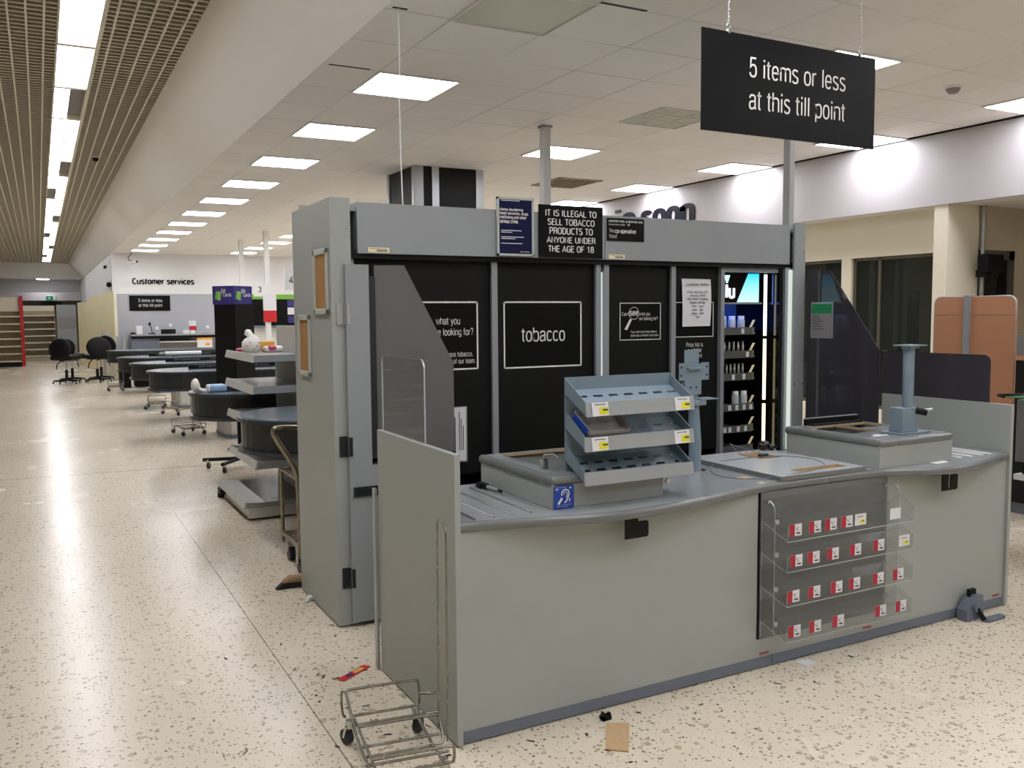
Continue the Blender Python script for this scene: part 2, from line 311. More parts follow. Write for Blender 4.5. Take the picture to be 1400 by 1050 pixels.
class MB:
    def __init__(s): s.v = []; s.f = []; s.mi = []; s.cur = 0; s.sm = []; s.smooth = False
    def raw(s, vs, fs, smooth=None):
        o = len(s.v); s.v += [Vector(v) for v in vs]
        for f in fs:
            s.f.append(tuple(i + o for i in f)); s.mi.append(s.cur); s.sm.append(s.smooth if smooth is None else smooth)
        return s
    def box(s, x0, x1, y0, y1, z0, z1, bev=0):
        if x1 < x0: x0, x1 = x1, x0
        if y1 < y0: y0, y1 = y1, y0
        if z1 < z0: z0, z1 = z1, z0
        if bev:
            bm = bmesh.new(); bmesh.ops.create_cube(bm, size=1)
            for v in bm.verts: v.co = Vector(((x0 + x1) / 2 + v.co.x * (x1 - x0), (y0 + y1) / 2 + v.co.y * (y1 - y0), (z0 + z1) / 2 + v.co.z * (z1 - z0)))
            bmesh.ops.bevel(bm, geom=bm.edges[:], offset=bev, segments=2, affect='EDGES', profile=.5)
            bm.verts.index_update(); s.raw([v.co for v in bm.verts], [tuple(v.index for v in f.verts) for f in bm.faces]); bm.free(); return s
        v = [(x, y, z) for z in (z0, z1) for y in (y0, y1) for x in (x0, x1)]
        return s.raw(v, [(0, 2, 3, 1), (4, 5, 7, 6), (0, 1, 5, 4), (2, 6, 7, 3), (0, 4, 6, 2), (1, 3, 7, 5)])
    def prism(s, poly, axis, a0, a1, edge_mi=None):
        """poly in the two other axes (in x,y,z order), swept along axis"""
        def P(p, a):
            return {'x': (a, p[0], p[1]), 'y': (p[0], a, p[1]), 'z': (p[0], p[1], a)}[axis]
        n = len(poly); vs = [P(p, a0) for p in poly] + [P(p, a1) for p in poly]
        s.raw(vs, [tuple(range(n)), tuple(range(2 * n - 1, n - 1, -1))])
        c = s.cur
        if edge_mi is not None: s.cur = edge_mi
        s.raw(vs, [((i + 1) % n, i, i + n, (i + 1) % n + n) for i in range(n)]); s.cur = c
        return s
    def tube(s, pts, r, n=8, closed=False, cap=True, taper=None):
        pts = [Vector(p) for p in pts]; N = len(pts); rings = []; prev = None
        for i, p in enumerate(pts):
            if closed: t = pts[(i + 1) % N] - pts[i - 1]
            else: t = pts[min(i + 1, N - 1)] - pts[max(i - 1, 0)]
            t.normalize()
            if prev is None:
                a = Vector((0, 0, 1)) if abs(t.z) < .9 else Vector((1, 0, 0)); u = t.cross(a).normalized()
            else:
                u = (prev - t * prev.dot(t)); u = u.normalized() if u.length > 1e-6 else t.orthogonal().normalized()
            prev = u; v = t.cross(u); rr = r if taper is None else taper[i]
            rings.append([p + (u * math.cos(2 * math.pi * k / n) + v * math.sin(2 * math.pi * k / n)) * rr for k in range(n)])
        vs = [q for R in rings for q in R]; fs = []
        for i in range(N if closed else N - 1):
            j = (i + 1) % N
            fs += [(i * n + k, i * n + (k + 1) % n, j * n + (k + 1) % n, j * n + k) for k in range(n)]
        s.raw(vs, fs, True)
        if not closed and cap: s.raw(rings[0], [tuple(range(n - 1, -1, -1))]); s.raw(rings[-1], [tuple(range(n))])
        return s
    def cyl(s, p0, p1, r, n=14, r2=None): return s.tube([p0, p1], r, n, taper=[r, r if r2 is None else r2])
    def lathe(s, c, prof, n=24, a0=0, a1=2 * math.pi):
        """prof: (radius, z); about a vertical axis at c"""
        full = abs(a1 - a0 - 2 * math.pi) < 1e-6; k = n if full else n + 1; vs = []
        for r, z in prof:
            vs += [(c[0] + r * math.cos(a0 + (a1 - a0) * i / n), c[1] + r * math.sin(a0 + (a1 - a0) * i / n), c[2] + z) for i in range(k)]
        fs = []
        for j in range(len(prof) - 1):
            for i in range(n):
                i2 = (i + 1) % k; fs.append((j * k + i, j * k + i2, (j + 1) * k + i2, (j + 1) * k + i))
        s.raw(vs, fs, True)
        return s
    def disc(s, c, r, n=24, up=True):
        s.raw([(c[0] + r * math.cos(2 * math.pi * i / n), c[1] + r * math.sin(2 * math.pi * i / n), c[2]) for i in range(n)], [tuple(range(n)) if up else tuple(range(n - 1, -1, -1))]); return s
    def ball(s, c, r, sc=(1, 1, 1), n=14, jit=0):
        rows = n // 2; vs = []
        for j in range(rows + 1):
            a = math.pi * j / rows
            for i in range(n):
                b = 2 * math.pi * i / n; q = 1 + random.uniform(-jit, jit)
                vs.append((c[0] + r * sc[0] * q * math.sin(a) * math.cos(b), c[1] + r * sc[1] * q * math.sin(a) * math.sin(b), c[2] + r * sc[2] * q * math.cos(a)))
        s.raw(vs, [(j * n + i, (j + 1) * n + i, (j + 1) * n + (i + 1) % n, j * n + (i + 1) % n) for j in range(rows) for i in range(n)], True); return s
    def quad(s, a, b, c, d): return s.raw([a, b, c, d], [(0, 1, 2, 3)])
    def text(s, t, o, u, v, w, h=None, bold=0., align='l'):
        """fit the string's bounding box to width w and height h (or keep the font's shape), its lower corner at o"""
        vs, fs = glyphs(t, bold)
        if not vs: return s
        x0 = min(p.x for p in vs); x1 = max(p.x for p in vs); y0 = min(p.y for p in vs); y1 = max(p.y for p in vs)
        sx = w / (x1 - x0); sy = sx if h is None else h / (y1 - y0); o, u, v = Vector(o), Vector(u), Vector(v)
        return s.raw([o + u * ((p.x - x0) * sx) + v * ((p.y - y0) * sy) for p in vs], fs)
    def base_text(s, t, o, u, v, xh, xs, bold=0., align='l'):
        """baseline text: xh scale (font units to metres), xs horizontal squeeze; o on the baseline"""
        vs, fs = glyphs(t, bold); o, u, v = Vector(o), Vector(u), Vector(v)
        x1 = max(p.x for p in vs); d = {'l': 0, 'c': x1 / 2, 'r': x1}[align]
        return s.raw([o + u * ((p.x - d) * xh * xs) + v * (p.y * xh) for p in vs], fs)
    def xf(s, mtx, start=0):
        for i in range(start, len(s.v)): s.v[i] = mtx @ s.v[i]
        return s
    def mesh(s, name, mats, off=Vector((0, 0, 0))):
        me = bpy.data.meshes.new(name); me.from_pydata([v - off for v in s.v], [], s.f)
        for k in mats: me.materials.append(M[k])
        for i, p in enumerate(me.polygons): p.material_index = min(s.mi[i], len(mats) - 1); p.use_smooth = s.sm[i]
        me.update(); return me
def ml(m): return [m] if isinstance(m, str) else list(m)
class T:
    """a thing: an Empty at its base that parents its parts; local=True when parts are given in the thing's own frame"""
    def __init__(s, name, label, cat, base=(0, 0, 0), rz=0, group=None, local=False, kind=None):
        s.o = bpy.data.objects.new(name, None); COL.objects.link(s.o); s.o.empty_display_size = .05
        s.o.location = base; s.o.rotation_euler = (0, 0, rz); s.off = Vector((0, 0, 0)) if local else Vector(base)
        s.o['label'] = label; s.o['category'] = cat
        if group: s.o['group'] = group
        if kind: s.o['kind'] = kind
    def part(s, name, mb, m, parent=None, label=None):
        o = bpy.data.objects.new(name, mb.mesh(name, ml(m), s.off)); COL.objects.link(o); o.parent = parent or s.o
        if label: o['label'] = label
        return o
def solo(name, label, cat, mb, m, base=None, group=None, kind=None):
    b = Vector(base) if base is not None else sum(mb.v, Vector()) / len(mb.v)
    o = bpy.data.objects.new(name, mb.mesh(name, ml(m), b)); COL.objects.link(o); o.location = b
    if kind: o['kind'] = kind
    if label: o['label'] = label; o['category'] = cat
    if group: o['group'] = group
    return o
def struct(name, mb, m, parent=None):
    o = bpy.data.objects.new(name, mb.mesh(name, ml(m))); COL.objects.link(o); o['kind'] = 'structure'
    if parent: o.parent = parent
    return o
def dup(root, loc, rz=None, label=None, group=None, name=None):
    r = root.copy(); COL.objects.link(r); r.location = loc
    if rz is not None: r.rotation_euler = (0, 0, rz)
    if label: r['label'] = label
    if group: r['group'] = group
    for ch in list(root.children):
        c = ch.copy(); COL.objects.link(c); c.parent = r
        for g in list(ch.children):
            d = g.copy(); COL.objects.link(d); d.parent = c
    return r
X, Y, Z = Vector((1, 0, 0)), Vector((0, 1, 0)), Vector((0, 0, 1))
ORD = 'first second third fourth fifth sixth seventh eighth ninth tenth eleventh twelfth thirteenth fourteenth fifteenth sixteenth seventeenth eighteenth nineteenth twentieth'.split()

# ------------------------------------------------------------------ the setting
struct('floor', MB().box(-9, 12, -5, 52, -.1, 0), 'terrazzo')
struct('ceiling', MB().box(1.82, 7.91, -5, 26.7, 3.4, 3.44), 'tiles')
for nm, xa_, xb_ in (('ceiling_grille_outer', -4.0, .232), ('ceiling_grille_aisle', .578, 1.24)):
    g = MB(); gb = MB(); y = -4.9
    while y < 43.4:
        g.box(xa_, xb_, y + .004, y + .016, 4.004, 4.075); gb.box(xa_, xb_, y, y + .02, 3.996, 4.004); y += .108
    cg = struct(nm, g, 'taupe'); struct('ceiling_grille_edge', gb, 'taupe_edge', cg)
    g = MB(); x = -4.0
    while x < 1.3:
        if xa_ <= x <= xb_: g.box(x - .008, x + .008, -4.9, 43.4, 3.992, 4.075)
        x += .1255
    struct('ceiling_grille_rail', g, 'taupe_rib', cg)
struct('ceiling_plenum', MB().box(-4.2, 1.24, -5, 44, 4.28, 4.3), 'plenum')
struct('ceiling_lower', MB().box(-9, 1.82, 44, 52, 3.4, 3.44), 'cove')
g = MB(); g.prism([(1.24, 4.0), (1.82, 3.4), (1.82, 4.3), (1.24, 4.3)], 'y', -5, 44.0)
struct('wall_bulkhead_aisle', g, 'cove')
g = MB(); g.prism([(43.4, 4.0), (44.0, 3.4), (44.05, 3.4), (44.05, 4.3), (43.4, 4.3)], 'x', -4.6, 1.82)
g.box(-4.6, 1.82, 43.98, 44.02, 3.36, 3.4)
struct('wall_bulkhead_end', g, 'cove')
g = MB(); g.prism([(-4.0, 4.0), (-4.6, 3.4), (-4.64, 3.4), (-4.64, 4.3), (-4.0, 4.3)], 'y', -5, 44.0); g.box(-9, -4.6, -5, 44, 3.4, 3.44)
struct('wall_bulkhead_outer', g, 'cove')
struct('wall_left', MB().box(-9.1, -9, -5, 52, 0, 3.5), 'cream_wall')
struct('wall_front', MB().box(-9, 12, -5.1, -5, 0, 4.4), 'cream_wall')
struct('wall_far', MB().box(-9, 1.82, 47.2, 47.3, 0, 3.5), 'white_wall')
struct('wall_far_beam', MB().box(-5, 1.80, 46.2, 46.4, 2.43, 2.80), 'white_paint')
struct('wall_far_shutter', MB().box(-5, 1.80, 46.6, 46.7, 0, 2.43), 'plenum')
# customer service wall: white above, grey boarding below
struct('wall_back', MB().box(1.82, 12, 26.7, 26.85, 2.37, 3.4), 'white_wall')
struct('wall_back_boarding', MB().box(1.92, 5.45, 26.7, 26.85, 0, 2.28), 'grey_wall')
g = MB().box(1.82, 12, 26.68, 26.85, 2.28, 2.37).box(1.82, 1.92, 26.66, 26.85, 0, 3.4).box(5.45, 12, 26.7, 26.85, 0, 2.28)
struct('trim_1', g, 'white')
struct('wall_side', MB().box(1.83, 1.93, 26.86, 50, 0, 3.4), 'white_wall')
# fascia, soffit and window wall
struct('wall_fascia', MB().box(7.91, 7.97, -5, 26.7, 2.69, 3.4), 'white_paint')
struct('trim_2', MB().box(7.895, 7.915, -5, 26.7, 3.385, 3.4), 'dark')
struct('ceiling_soffit', MB().box(7.97, 12, -5, 26.7, 2.70, 2.74), 'cove')
g = MB()
for y0, y1 in ((5.89, 6.085), (7.18, 7.32), (9.9, 10.05), (12.8, 13.0)): g.box(8.25, 8.4, y0, y1, 0, 2.25)
g.box(8.25, 8.4, 5.89, 26.7, 2.25, 2.70).box(8.25, 8.4, 5.89, 26.7, 0, .55).box(8.25, 8.4, 13, 26.7, .55, 2.25)
struct('wall_right', g, 'cream_wall')
struct('wall_right_pier', MB().box(7.93, 8.42, 5.74, 5.89, 0, 2.70), 'cream_wall')
for i, (y0, y1) in enumerate(((6.085, 7.18), (7.32, 9.9), (10.05, 12.8))):
    wf = struct(f'window_{i + 1}', MB().box(8.30, 8.306, y0, y1, .55, 2.25), 'glass')
    g = MB()
    for a, b, c, d in ((y0, y0 + .035, .55, 2.25), (y1 - .035, y1, .55, 2.25), (y0, y1, 2.215, 2.25), (y0, y1, .55, .59), (y0 + .72, y0 + .75, .55, 2.25)): g.box(8.285, 8.32, a, b, c, d)
    struct('window_frame', g, 'plenum', wf)
struct('wall_outside', MB().box(10.9, 11, 5, 27, 0, 3), 'black')
# vestibule beyond the pier
struct('wall_vestibule', MB().box(9.02, 12, 5.74, 5.88, 0, 2.7).box(8.42, 9.02, 5.74, 5.88, 2.26, 2.7), 'vestibule')
struct('wall_vestibule_end', MB().box(11.9, 12, -5, 6, 0, 2.7), 'vestibule')
dr = struct('door_1', MB().box(8.46, 8.96, 5.765, 5.79, .02, 2.2), 'glass_dark')
struct('door_frame', MB().box(8.42, 8.47, 5.74, 5.82, 0, 2.26).box(8.93, 9.02, 5.74, 5.82, 0, 2.26).box(8.42, 9.02, 5.74, 5.82, 2.17, 2.26).box(8.47, 8.93, 5.745, 5.80, .9, .98), 'vest_door', dr)
g = MB(); g.raw([(8.86 + .09 * math.cos(a * math.pi / 12), 5.76, 1.78 + .27 * math.sin(a * math.pi / 12)) for a in range(24)], [tuple(range(24))]); struct('door_roundel', g, 'black', dr)

# ------------------------------------------------------------------ ceiling lights
def square_light(name, lit, label, x, y, group):
    ly_plain = x < 3
    t = T(name, label, 'ceiling light', (x, y, 3.4), group=group)
    g = MB(); a, b, f = .62, .012, .014
    for q in ((x - b, x + a + b, y - b, y), (x - b, x + a + b, y + a, y + a + b), (x - b, x, y, y + a), (x + a, x + a + b, y, y + a)): g.box(*q, 3.4 - f, 3.401)
    t.part('frame', g, 'white')
    t.part('diffuser', MB().box(x, x + a, y, y + a, 3.4 - .006, 3.399), 'lamp' if lit else 'dead_lamp', label=None if lit else 'unlit diffuser')
    if not lit:
        g = MB()
        for i in (range(0) if ly_plain else range(1, 3)): g.box(x + a * i / 3 - .008, x + a * i / 3 + .008, y, y + a, 3.388, 3.396).box(x, x + a, y + a * i / 3 - .008, y + a * i / 3 + .008, 3.388, 3.396)
        if g.v: t.part('louvre', g, 'white')
rows = ((2.25, 'in the row beside the sloped bulkhead'), (4.79, 'in the middle ceiling row'), (7.255, 'in the row along the white fascia'))
for ci, (lx, where) in enumerate(rows):
    nlit = 0
    for k in range(-3, 12):
        ly = 4.32 + 1.88 * k
        dead = (ci == 0 and k == 0) or (ci == 1 and k == 1)
        if ci == 1 and k == 3: continue
        if dead:
            square_light('ceiling_light', False, ('dead unlit square ceiling light with greenish diffuser ' if ci == 0 else 'dead square ceiling light with louvres behind the hanging sign ') + where, lx, ly, 'square ceiling lights'); continue
        if k >= 0:
            lab = f'{ORD[nlit]} lit square ceiling light from the front {where}'; nlit += 1
        else: lab = f'{ORD[k + 3]} square ceiling light behind the shopper {where}'
        square_light('ceiling_light', True, lab, lx, ly, 'square ceiling lights')
# fluorescent fittings in the slatted trough; some have lost one half
y0 = 7.06 - 1.605 * 7; k = 0
half = {9: 'r', 12: 'r', 14: 'l', 17: 'r', 20: 'l', 23: 'r', 26: 'l'}
while y0 + 1.6 < 43.3:
    n = k - 6
    lab = f'{ORD[n - 1] if 0 < n <= 20 else ("one of the farthest" if n > 0 else "overhead " + ORD[k])} fluorescent fitting {"from the front " if 0 < n <= 20 else ""}in the slatted ceiling trough'
    if n > 20: lab = f'fluorescent fitting near the far end of the slatted ceiling trough, {ORD[n - 21]} of these'
    t = T('trough_light', lab, 'ceiling light', (.395, y0 + .8, 4.0), group='fluorescent fittings in the slatted ceiling')
    g = MB()
    for q in ((.235, .25, y0, y0 + 1.6), (.54, .575, y0, y0 + 1.6)): g.box(*q, 3.985, 4.10)
    g.box(.25, .54, y0, y0 + .075, 3.988, 4.10); g.box(.393, .397, y0, y0 + 1.6, 3.998, 4.10); g.box(.25, .54, y0 + .02, y0 + 1.6, 4.09, 4.10)
    t.part('housing', g, 'taupe_rib')
    for side, (a, b) in (('l', (.252, .393)), ('r', (.397, .538))):
        if half.get(k) == side: t.part('diffuser', MB().box(a, b, y0 + .08, y0 + 1.59, 4.04, 4.05), 'far_grey', label='half without its tube')
        else: t.part('diffuser', MB().box(a, b, y0 + .08, y0 + 1.59, 4.0, 4.01), 'tube')
    y0 += 1.605; k += 1
# a light under the low ceiling at the far end
t = T('ceiling_light', 'small lit ceiling light over the far dark shelving', 'ceiling light', (.25, 46, 3.4)); t.part('frame', MB().box(-.05, .55, 45.2, 46.0, 3.385, 3.40), 'white'); t.part('diffuser', MB().box(0, .5, 45.25, 45.95, 3.37, 3.384), 'lamp')
# vent, smoke detector, broken tile gaps, cord
t = T('ceiling_vent', 'dirty square slatted air vent in the tiled ceiling', 'vent', (6.33, 10.3, 3.4))
t.part('frame', MB().box(6.0, 6.66, 9.9, 9.93, 3.385, 3.401).box(6.0, 6.66, 10.63, 10.66, 3.385, 3.401).box(6.0, 6.03, 9.9, 10.66, 3.385, 3.401).box(6.63, 6.66, 9.9, 10.66, 3.385, 3.401), 'vent_metal')
g = MB()
for i in range(7): g.box(6.05 + i * .09, 6.07 + i * .09, 9.93, 10.63, 3.38, 3.395)
t.part('slats', g, 'vent_metal'); t.part('duct', MB().box(6.03, 6.63, 9.93, 10.63, 3.397, 3.40), 'plenum')
t = T('smoke_detector', 'small round white smoke detector on the ceiling tiles', 'smoke detector', (6.4, 4.62, 3.4))
t.part('base', MB().lathe((6.4, 4.62, 3.4), [(.001, -.02), (.065, -.02), (.075, 0)], 20), 'white'); t.part('sensor_head', MB().lathe((6.4, 4.62, 3.4), [(.001, -.055), (.035, -.055), (.05, -.035), (.055, -.02)], 20), 'far_grey')
for i, (x0, x1, yy) in enumerate(((1.87, 2.17, 6.19), (1.86, 1.95, 4.90), (2.88, 3.2, 4.30))):
    struct(f'ceiling_gap_{i + 1}', MB().box(x0, x1, yy - .012, yy + .012, 3.398, 3.4005), 'black')
g = MB(); g.tube([(1.897, 4.905, 3.4), (1.90, 4.91, 3.1), (1.893, 4.905, 2.9), (1.897, 4.905, 2.5), (1.902, 4.9, 2.24)], .004, 6)
solo('pull_cord', 'thin white cord hanging from a gap in the ceiling tiles', 'cord', g, 'white', (1.897, 4.905, 2.24))
t = T('dome_sensor', 'small dark dome sensor fixed on the slatted ceiling', 'sensor', (.8, 18, 4.0)); t.part('base', MB().cyl((.84, 14.5, 4.0), (.84, 14.5, 3.975), .05), 'white'); t.part('dome', MB().ball((.84, 14.5, 3.965), .045), 'black')

# ------------------------------------------------------------------ hanging sign
t = T('hanging_sign', 'black hanging sign reading 5 items or less at this till point above the counter', 'sign', (3.05, 3.0, 2.42))
bd = t.part('board', MB().box(2.52, 3.578, 2.997, 3.005, 2.425, 2.849), 'sign_black')
g = MB(); g.text('5 items or less', (2.782, 2.9955, 2.672), X, Z, .594, .087); g.text('at this till point', (2.782, 2.9955, 2.517), X, Z, .594, .103)
t.part('lettering', g, 'sign_white', bd)
for cx in (2.665, 3.475):
    g = MB(); z = 2.872
    g.tube([(cx + .011 * math.cos(a), 3.0, z + .011 * math.sin(a)) for a in [i * math.pi / 6 for i in range(12)]], .0018, 5, closed=True)
    z = 2.889; i = 0
    while z < 3.395:
        d = X if i % 2 == 0 else Y
        g.tube([Vector((cx, 3.0, z)) + d * (.004 * math.cos(a)) + Z * (.009 * math.sin(a)) for a in [j * math.pi / 4 for j in range(8)]], .0012, 4, closed=True); z += .0155; i += 1
    g.box(cx - .005, cx + .005, 2.994, 3.008, 2.842, 2.862)
    t.part('chain', g, 'steel')

# ------------------------------------------------------------------ tobacco gantry
t = T('tobacco_gantry', 'tall grey kiosk unit with shut black tobacco doors behind the counter', 'kiosk unit', (3.02, 4.85, 0)); GT = t
t.part('side_panel', MB().box(1.33, 1.355, 4.475, 5.214, .01, 2.25), 'panel')
t.part('side_panel', MB().box(4.645, 4.67, 4.475, 5.214, .01, 2.25), 'gantry_grey')
t.part('front_flange', MB().box(1.33, 1.438, 4.458, 4.475, .01, 2.25), 'panel')
t.part('front_flange', MB().box(4.57, 4.67, 4.458, 4.475, .01, 2.25), 'gantry_grey')
for sx, sz in ((1.352, 2.10), (1.42, 2.10), (4.58, 2.06), (4.658, 2.06), (4.58, 1.15), (4.658, 1.15)):
    t.part('screw', MB().tube([(sx, 4.458, sz), (sx, 4.452, sz)], .006, 10), 'steel')
t.part('top_panel', MB().box(1.355, 4.645, 4.5, 5.21, 2.19, 2.21), 'gantry_grey')
t.part('back_panel', MB().box(1.355, 4.645, 5.195, 5.21, .01, 2.19), 'dark')
g = MB().box(1.483, 3.018, 4.48, 4.50, 1.972, 2.235).box(1.483, 1.50, 4.50, 4.9, 1.972, 2.235); t.part('fascia', g, 'gantry_grey')
g = MB().box(3.032, 4.545, 4.48, 4.50, 1.972, 2.235); g.prism([(4.545, 4.48), (4.567, 4.50), (4.567, 4.53), (4.545, 4.5)], 'z', 1.972, 2.235); t.part('fascia', g, 'gantry_grey')
t.part('fascia_joint', MB().box(3.018, 3.032, 4.486, 4.5, 1.972, 2.23), 'alu')
t.part('track', MB().box(1.44, 4.62, 4.50, 4.60, 1.945, 1.985), 'black')
t.part('soffit', MB().box(1.44, 4.0, 4.56, 4.9, 1.93, 1.95), 'black')
for x0, x1 in ((1.44, 1.475), (2.284, 2.322), (2.993, 3.03), (3.052, 3.09), (3.568, 3.604)):
    t.part('divider_post', MB().box(x0, x1, 4.52, 4.545, .62, 1.945, .003), 'post')
t.part('light_gap', MB().box(3.033, 3.049, 4.535, 4.54, .62, 1.9), 'led_strip', label='thin lit gap between the two halves')
doors = []
for x0, x1 in ((1.475, 2.284), (2.322, 2.993), (3.09, 3.568), (3.604, 3.975)):
    doors.append(t.part('tobacco_door', MB().box(x0, x1, 4.55, 4.575, .74, 1.945), 'black_panel'))
t.part('plinth', MB().box(1.44, 4.62, 4.545, 4.60, .01, .62), 'dark')
t.part('ledge', MB().box(1.475, 4.0, 4.52, 4.60, .62, .655), 'black'); t.part('door_ledge', MB().box(2.44, 3.0, 4.535, 4.55, .77, .785), 'chip')
def outline(g, x0, x1, z0, z1, y, wd=.009):
    g.box(x0, x1, y - .001, y, z1 - wd, z1); g.box(x0, x1, y - .001, y, z0, z0 + wd); g.box(x0, x0 + wd, y - .001, y, z0, z1); g.box(x1 - wd, x1, y - .001, y, z0, z1)
YD = 4.5495
def glass_icon(g, cx, cz, r, lw, hl):
    g.tube([(cx + r * math.cos(a), YD - .002, cz + r * math.sin(a)) for a in [i * math.pi / 12 for i in range(24)]], lw, 4, closed=True)
    g.prism([(cx - r * .8, cz - r * .9), (cx - r * .45, cz - r * 1.05), (cx - r * .45 - hl * .55, cz - r * 1.05 - hl), (cx - r * .45 - hl * .55 - r * .5, cz - r * .9 - hl)], 'y', YD - .003, YD - .001)
# door 1: magnifier notice partly behind the smoked screen
g = MB().box(1.675, 2.208, YD - .0005, YD, 1.336, 1.722); bk = t.part('door_graphic', g, 'black_graphic', doors[0])
g = MB(); outline(g, 1.675, 2.208, 1.336, 1.722, YD - .001)
g.text("Can't", (1.70, YD - .002, 1.592), X, Z, .085, .034); g.text('see', (1.795, YD - .002, 1.588), X, Z, .10, .042, .02); g.text('what you', (1.947, YD - .002, 1.583), X, Z, .148, .050)
g.text('are looking for?', (1.927, YD - .002, 1.521), X, Z, .25, .052)
g.text('If you want to purchase tobacco,', (1.80, YD - .002, 1.405), X, Z, .372, .035); g.text('please ask a member of our team.', (1.80, YD - .002, 1.366), X, Z, .388, .035)
glass_icon(g, 1.845, 1.61, .06, .003, .12); t.part('door_lettering', g, 'sign_white', doors[0])
g = MB().box(2.372, 2.906, YD - .0005, YD, 1.331, 1.722); t.part('door_graphic', g, 'black_graphic', doors[1])
g = MB(); outline(g, 2.372, 2.906, 1.331, 1.722, YD - .001); g.text('tobacco', (2.49, YD - .002, 1.485), X, Z, .298, .083); t.part('door_lettering', g, 'sign_white', doors[1])
g = MB().box(3.187, 3.504, YD - .0005, YD, 1.479, 1.713); t.part('door_graphic', g, 'black_graphic', doors[2])
g = MB(); outline(g, 3.187, 3.504, 1.479, 1.713, YD - .001, .005)
g.text("Can't", (3.203, YD - .002, 1.632), X, Z, .055, .022); g.text('see', (3.262, YD - .002, 1.632), X, Z, .066, .03, .02); g.text('what you', (3.335, YD - .002, 1.627), X, Z, .085, .027); g.text('are looking for?', (3.335, YD - .002, 1.598), X, Z, .145, .027)
g.text('If you want to purchase tobacco,', (3.27, YD - .002, 1.521), X, Z, .205, .018); g.text('please ask a member of our team.', (3.27, YD - .002, 1.498), X, Z, .218, .018)
glass_icon(g, 3.295, 1.647, .038, .0016, .065); t.part('door_lettering', g, 'sign_white', doors[2])
g = MB().box(3.62, 3.938, YD - .0005, YD, 1.489, 1.717); t.part('door_graphic', g, 'black_graphic', doors[3])
g = MB(); outline(g, 3.62, 3.938, 1.489, 1.717, YD - .001, .005)
for s_, z_, w_ in (('Price list is', 1.425, .14), ('available', 1.387, .115), ('on request', 1.349, .125)): g.text(s_, (3.782 - w_ / 2, YD - .002, z_), X, Z, w_, .029)
t.part('door_lettering', g, 'sign_white', doors[3])
# asset labels on the fascia
for x0 in (1.54, 3.058):
    g = MB().box(x0, x0 + .117, 4.479, 4.48, 1.978, 2.004); g.cur = 1; g.text('Alarmed', (x0 + .05, 4.4785, 1.982), X, Z, .055, .012)
    lb = MB().box(x0, x0 + .117, 4.479, 4.48, 1.978, 2.004); lb.cur = 1
    for i in range(6): lb.box(x0 + .048 + i * .01, x0 + .055 + i * .01, 4.4783, 4.479, 1.983, 1.993)
    lb.box(x0 + .01, x0 + .10, 4.4783, 4.479, 1.997, 1.999)
    t.part('asset_label', lb, ('cream', 'print'))
# cork boards on the side panel
for (y0, y1, z0, z1) in ((4.495, 4.76, 1.655, 1.998), (4.86, 5.11, 1.307, 1.653)):
    f = MB(); b = .03
    f.box(1.318, 1.33, y0, y1, z0, z0 + b, .004); f.box(1.318, 1.33, y0, y1, z1 - b, z1, .004); f.box(1.318, 1.33, y0, y0 + b, z0, z1, .004); f.box(1.318, 1.33, y1 - b, y1, z0, z1, .004)
    up_ = y0 < 4.8
    cb = T('cork_board', f'framed cork notice board, the {"higher" if up_ else "lower"} of two on the grey kiosk end panel', 'notice board', (1.325, (y0 + y1) / 2, z0), group='cork boards on the kiosk end')
    cb.part('frame', f, 'frame_grey'); cb.part('cork', MB().box(1.326, 1.3299, y0 + b, y1 - b, z0 + b, z1 - b), 'cork')
# gate doors: left one folded open, right one shut
def gate(P, lab_door, solid=True):
    """P maps (along-leaf, thickness, z)"""
    def box(a0, a1, z0, z1, d0=0., d1=.028): g = MB().box(a0, a1, d0, d1, z0, z1); return g.xf(P)
    if solid: leaf = t.part('gate_door', box(0, .125, .024, 1.91), 'gantry_grey', label=lab_door); t.part('gate_lower_panel', box(.125, .605, .024, .865), 'gantry_grey', leaf)
    else: return t.part('gate_door', box(0, .605, .024, .875), 'gantry_grey', label=lab_door)
    g = MB().box(.125, .158, -.003, .031, .875, 1.85); g.box(.125, .605, -.003, .031, .863, .895); t.part('rubber_gasket', g.xf(P), 'rubber', leaf)
    return leaf
Pl = Matrix(((1, 0, 0, 1.397), (0, 1, 0, 4.428), (0, 0, 1, 0), (0, 0, 0, 1)))
leaf = gate(Pl, 'grey gate door folded open under the fascia')
sm = [(.158, .895), (.158, 1.908), (.325, 1.911), (.605, 1.385), (.605, .895)]
t.part('smoked_screen', MB().prism(sm, 'y', .010, .016).xf(Pl), 'smoked', leaf, label='smoked plastic screen with a painted grey reflection')
t.part('handle', MB().box(.02, .17, -.012, .0, .70, .75).box(.04, .17, -.016, -.01, .735, .742).xf(Pl), 'rubber', leaf)
for z in (1.655, .965, .265):
    g = MB().box(1.354, 1.393, 4.450, 4.4585, z - .054, z + .054).box(1.397, 1.415, 4.42, 4.428, z - .05, z + .05).cyl((1.395, 4.445, z - .054), (1.395, 4.445, z + .054), .007, 10)
    t.part('hinge', g, 'rubber' if z < 1.2 else 'alu', leaf)
Pr = Matrix(((0, -1, 0, 4.70), (-1, 0, 0, 4.445), (0, 0, 1, 0), (0, 0, 0, 1)))
leaf = gate(Pr, 'shut gate door at the far end of the kiosk', False)
t.part('smoked_screen', MB().prism([(0, .875), (0, 1.935), (.195, 1.92), (.605, 1.40), (.605, .875)], 'y', .010, .016).xf(Pr), 'smoked_dark', leaf, label='dark smoked plastic screen')
g = MB().box(1.322, 1.334, 3.828, 3.86, .01, .855); solo('gate_stop_post', 'slim aluminium post at the back edge of the counter end panel', 'post', g, 'alu', (1.328, 3.845, .01))

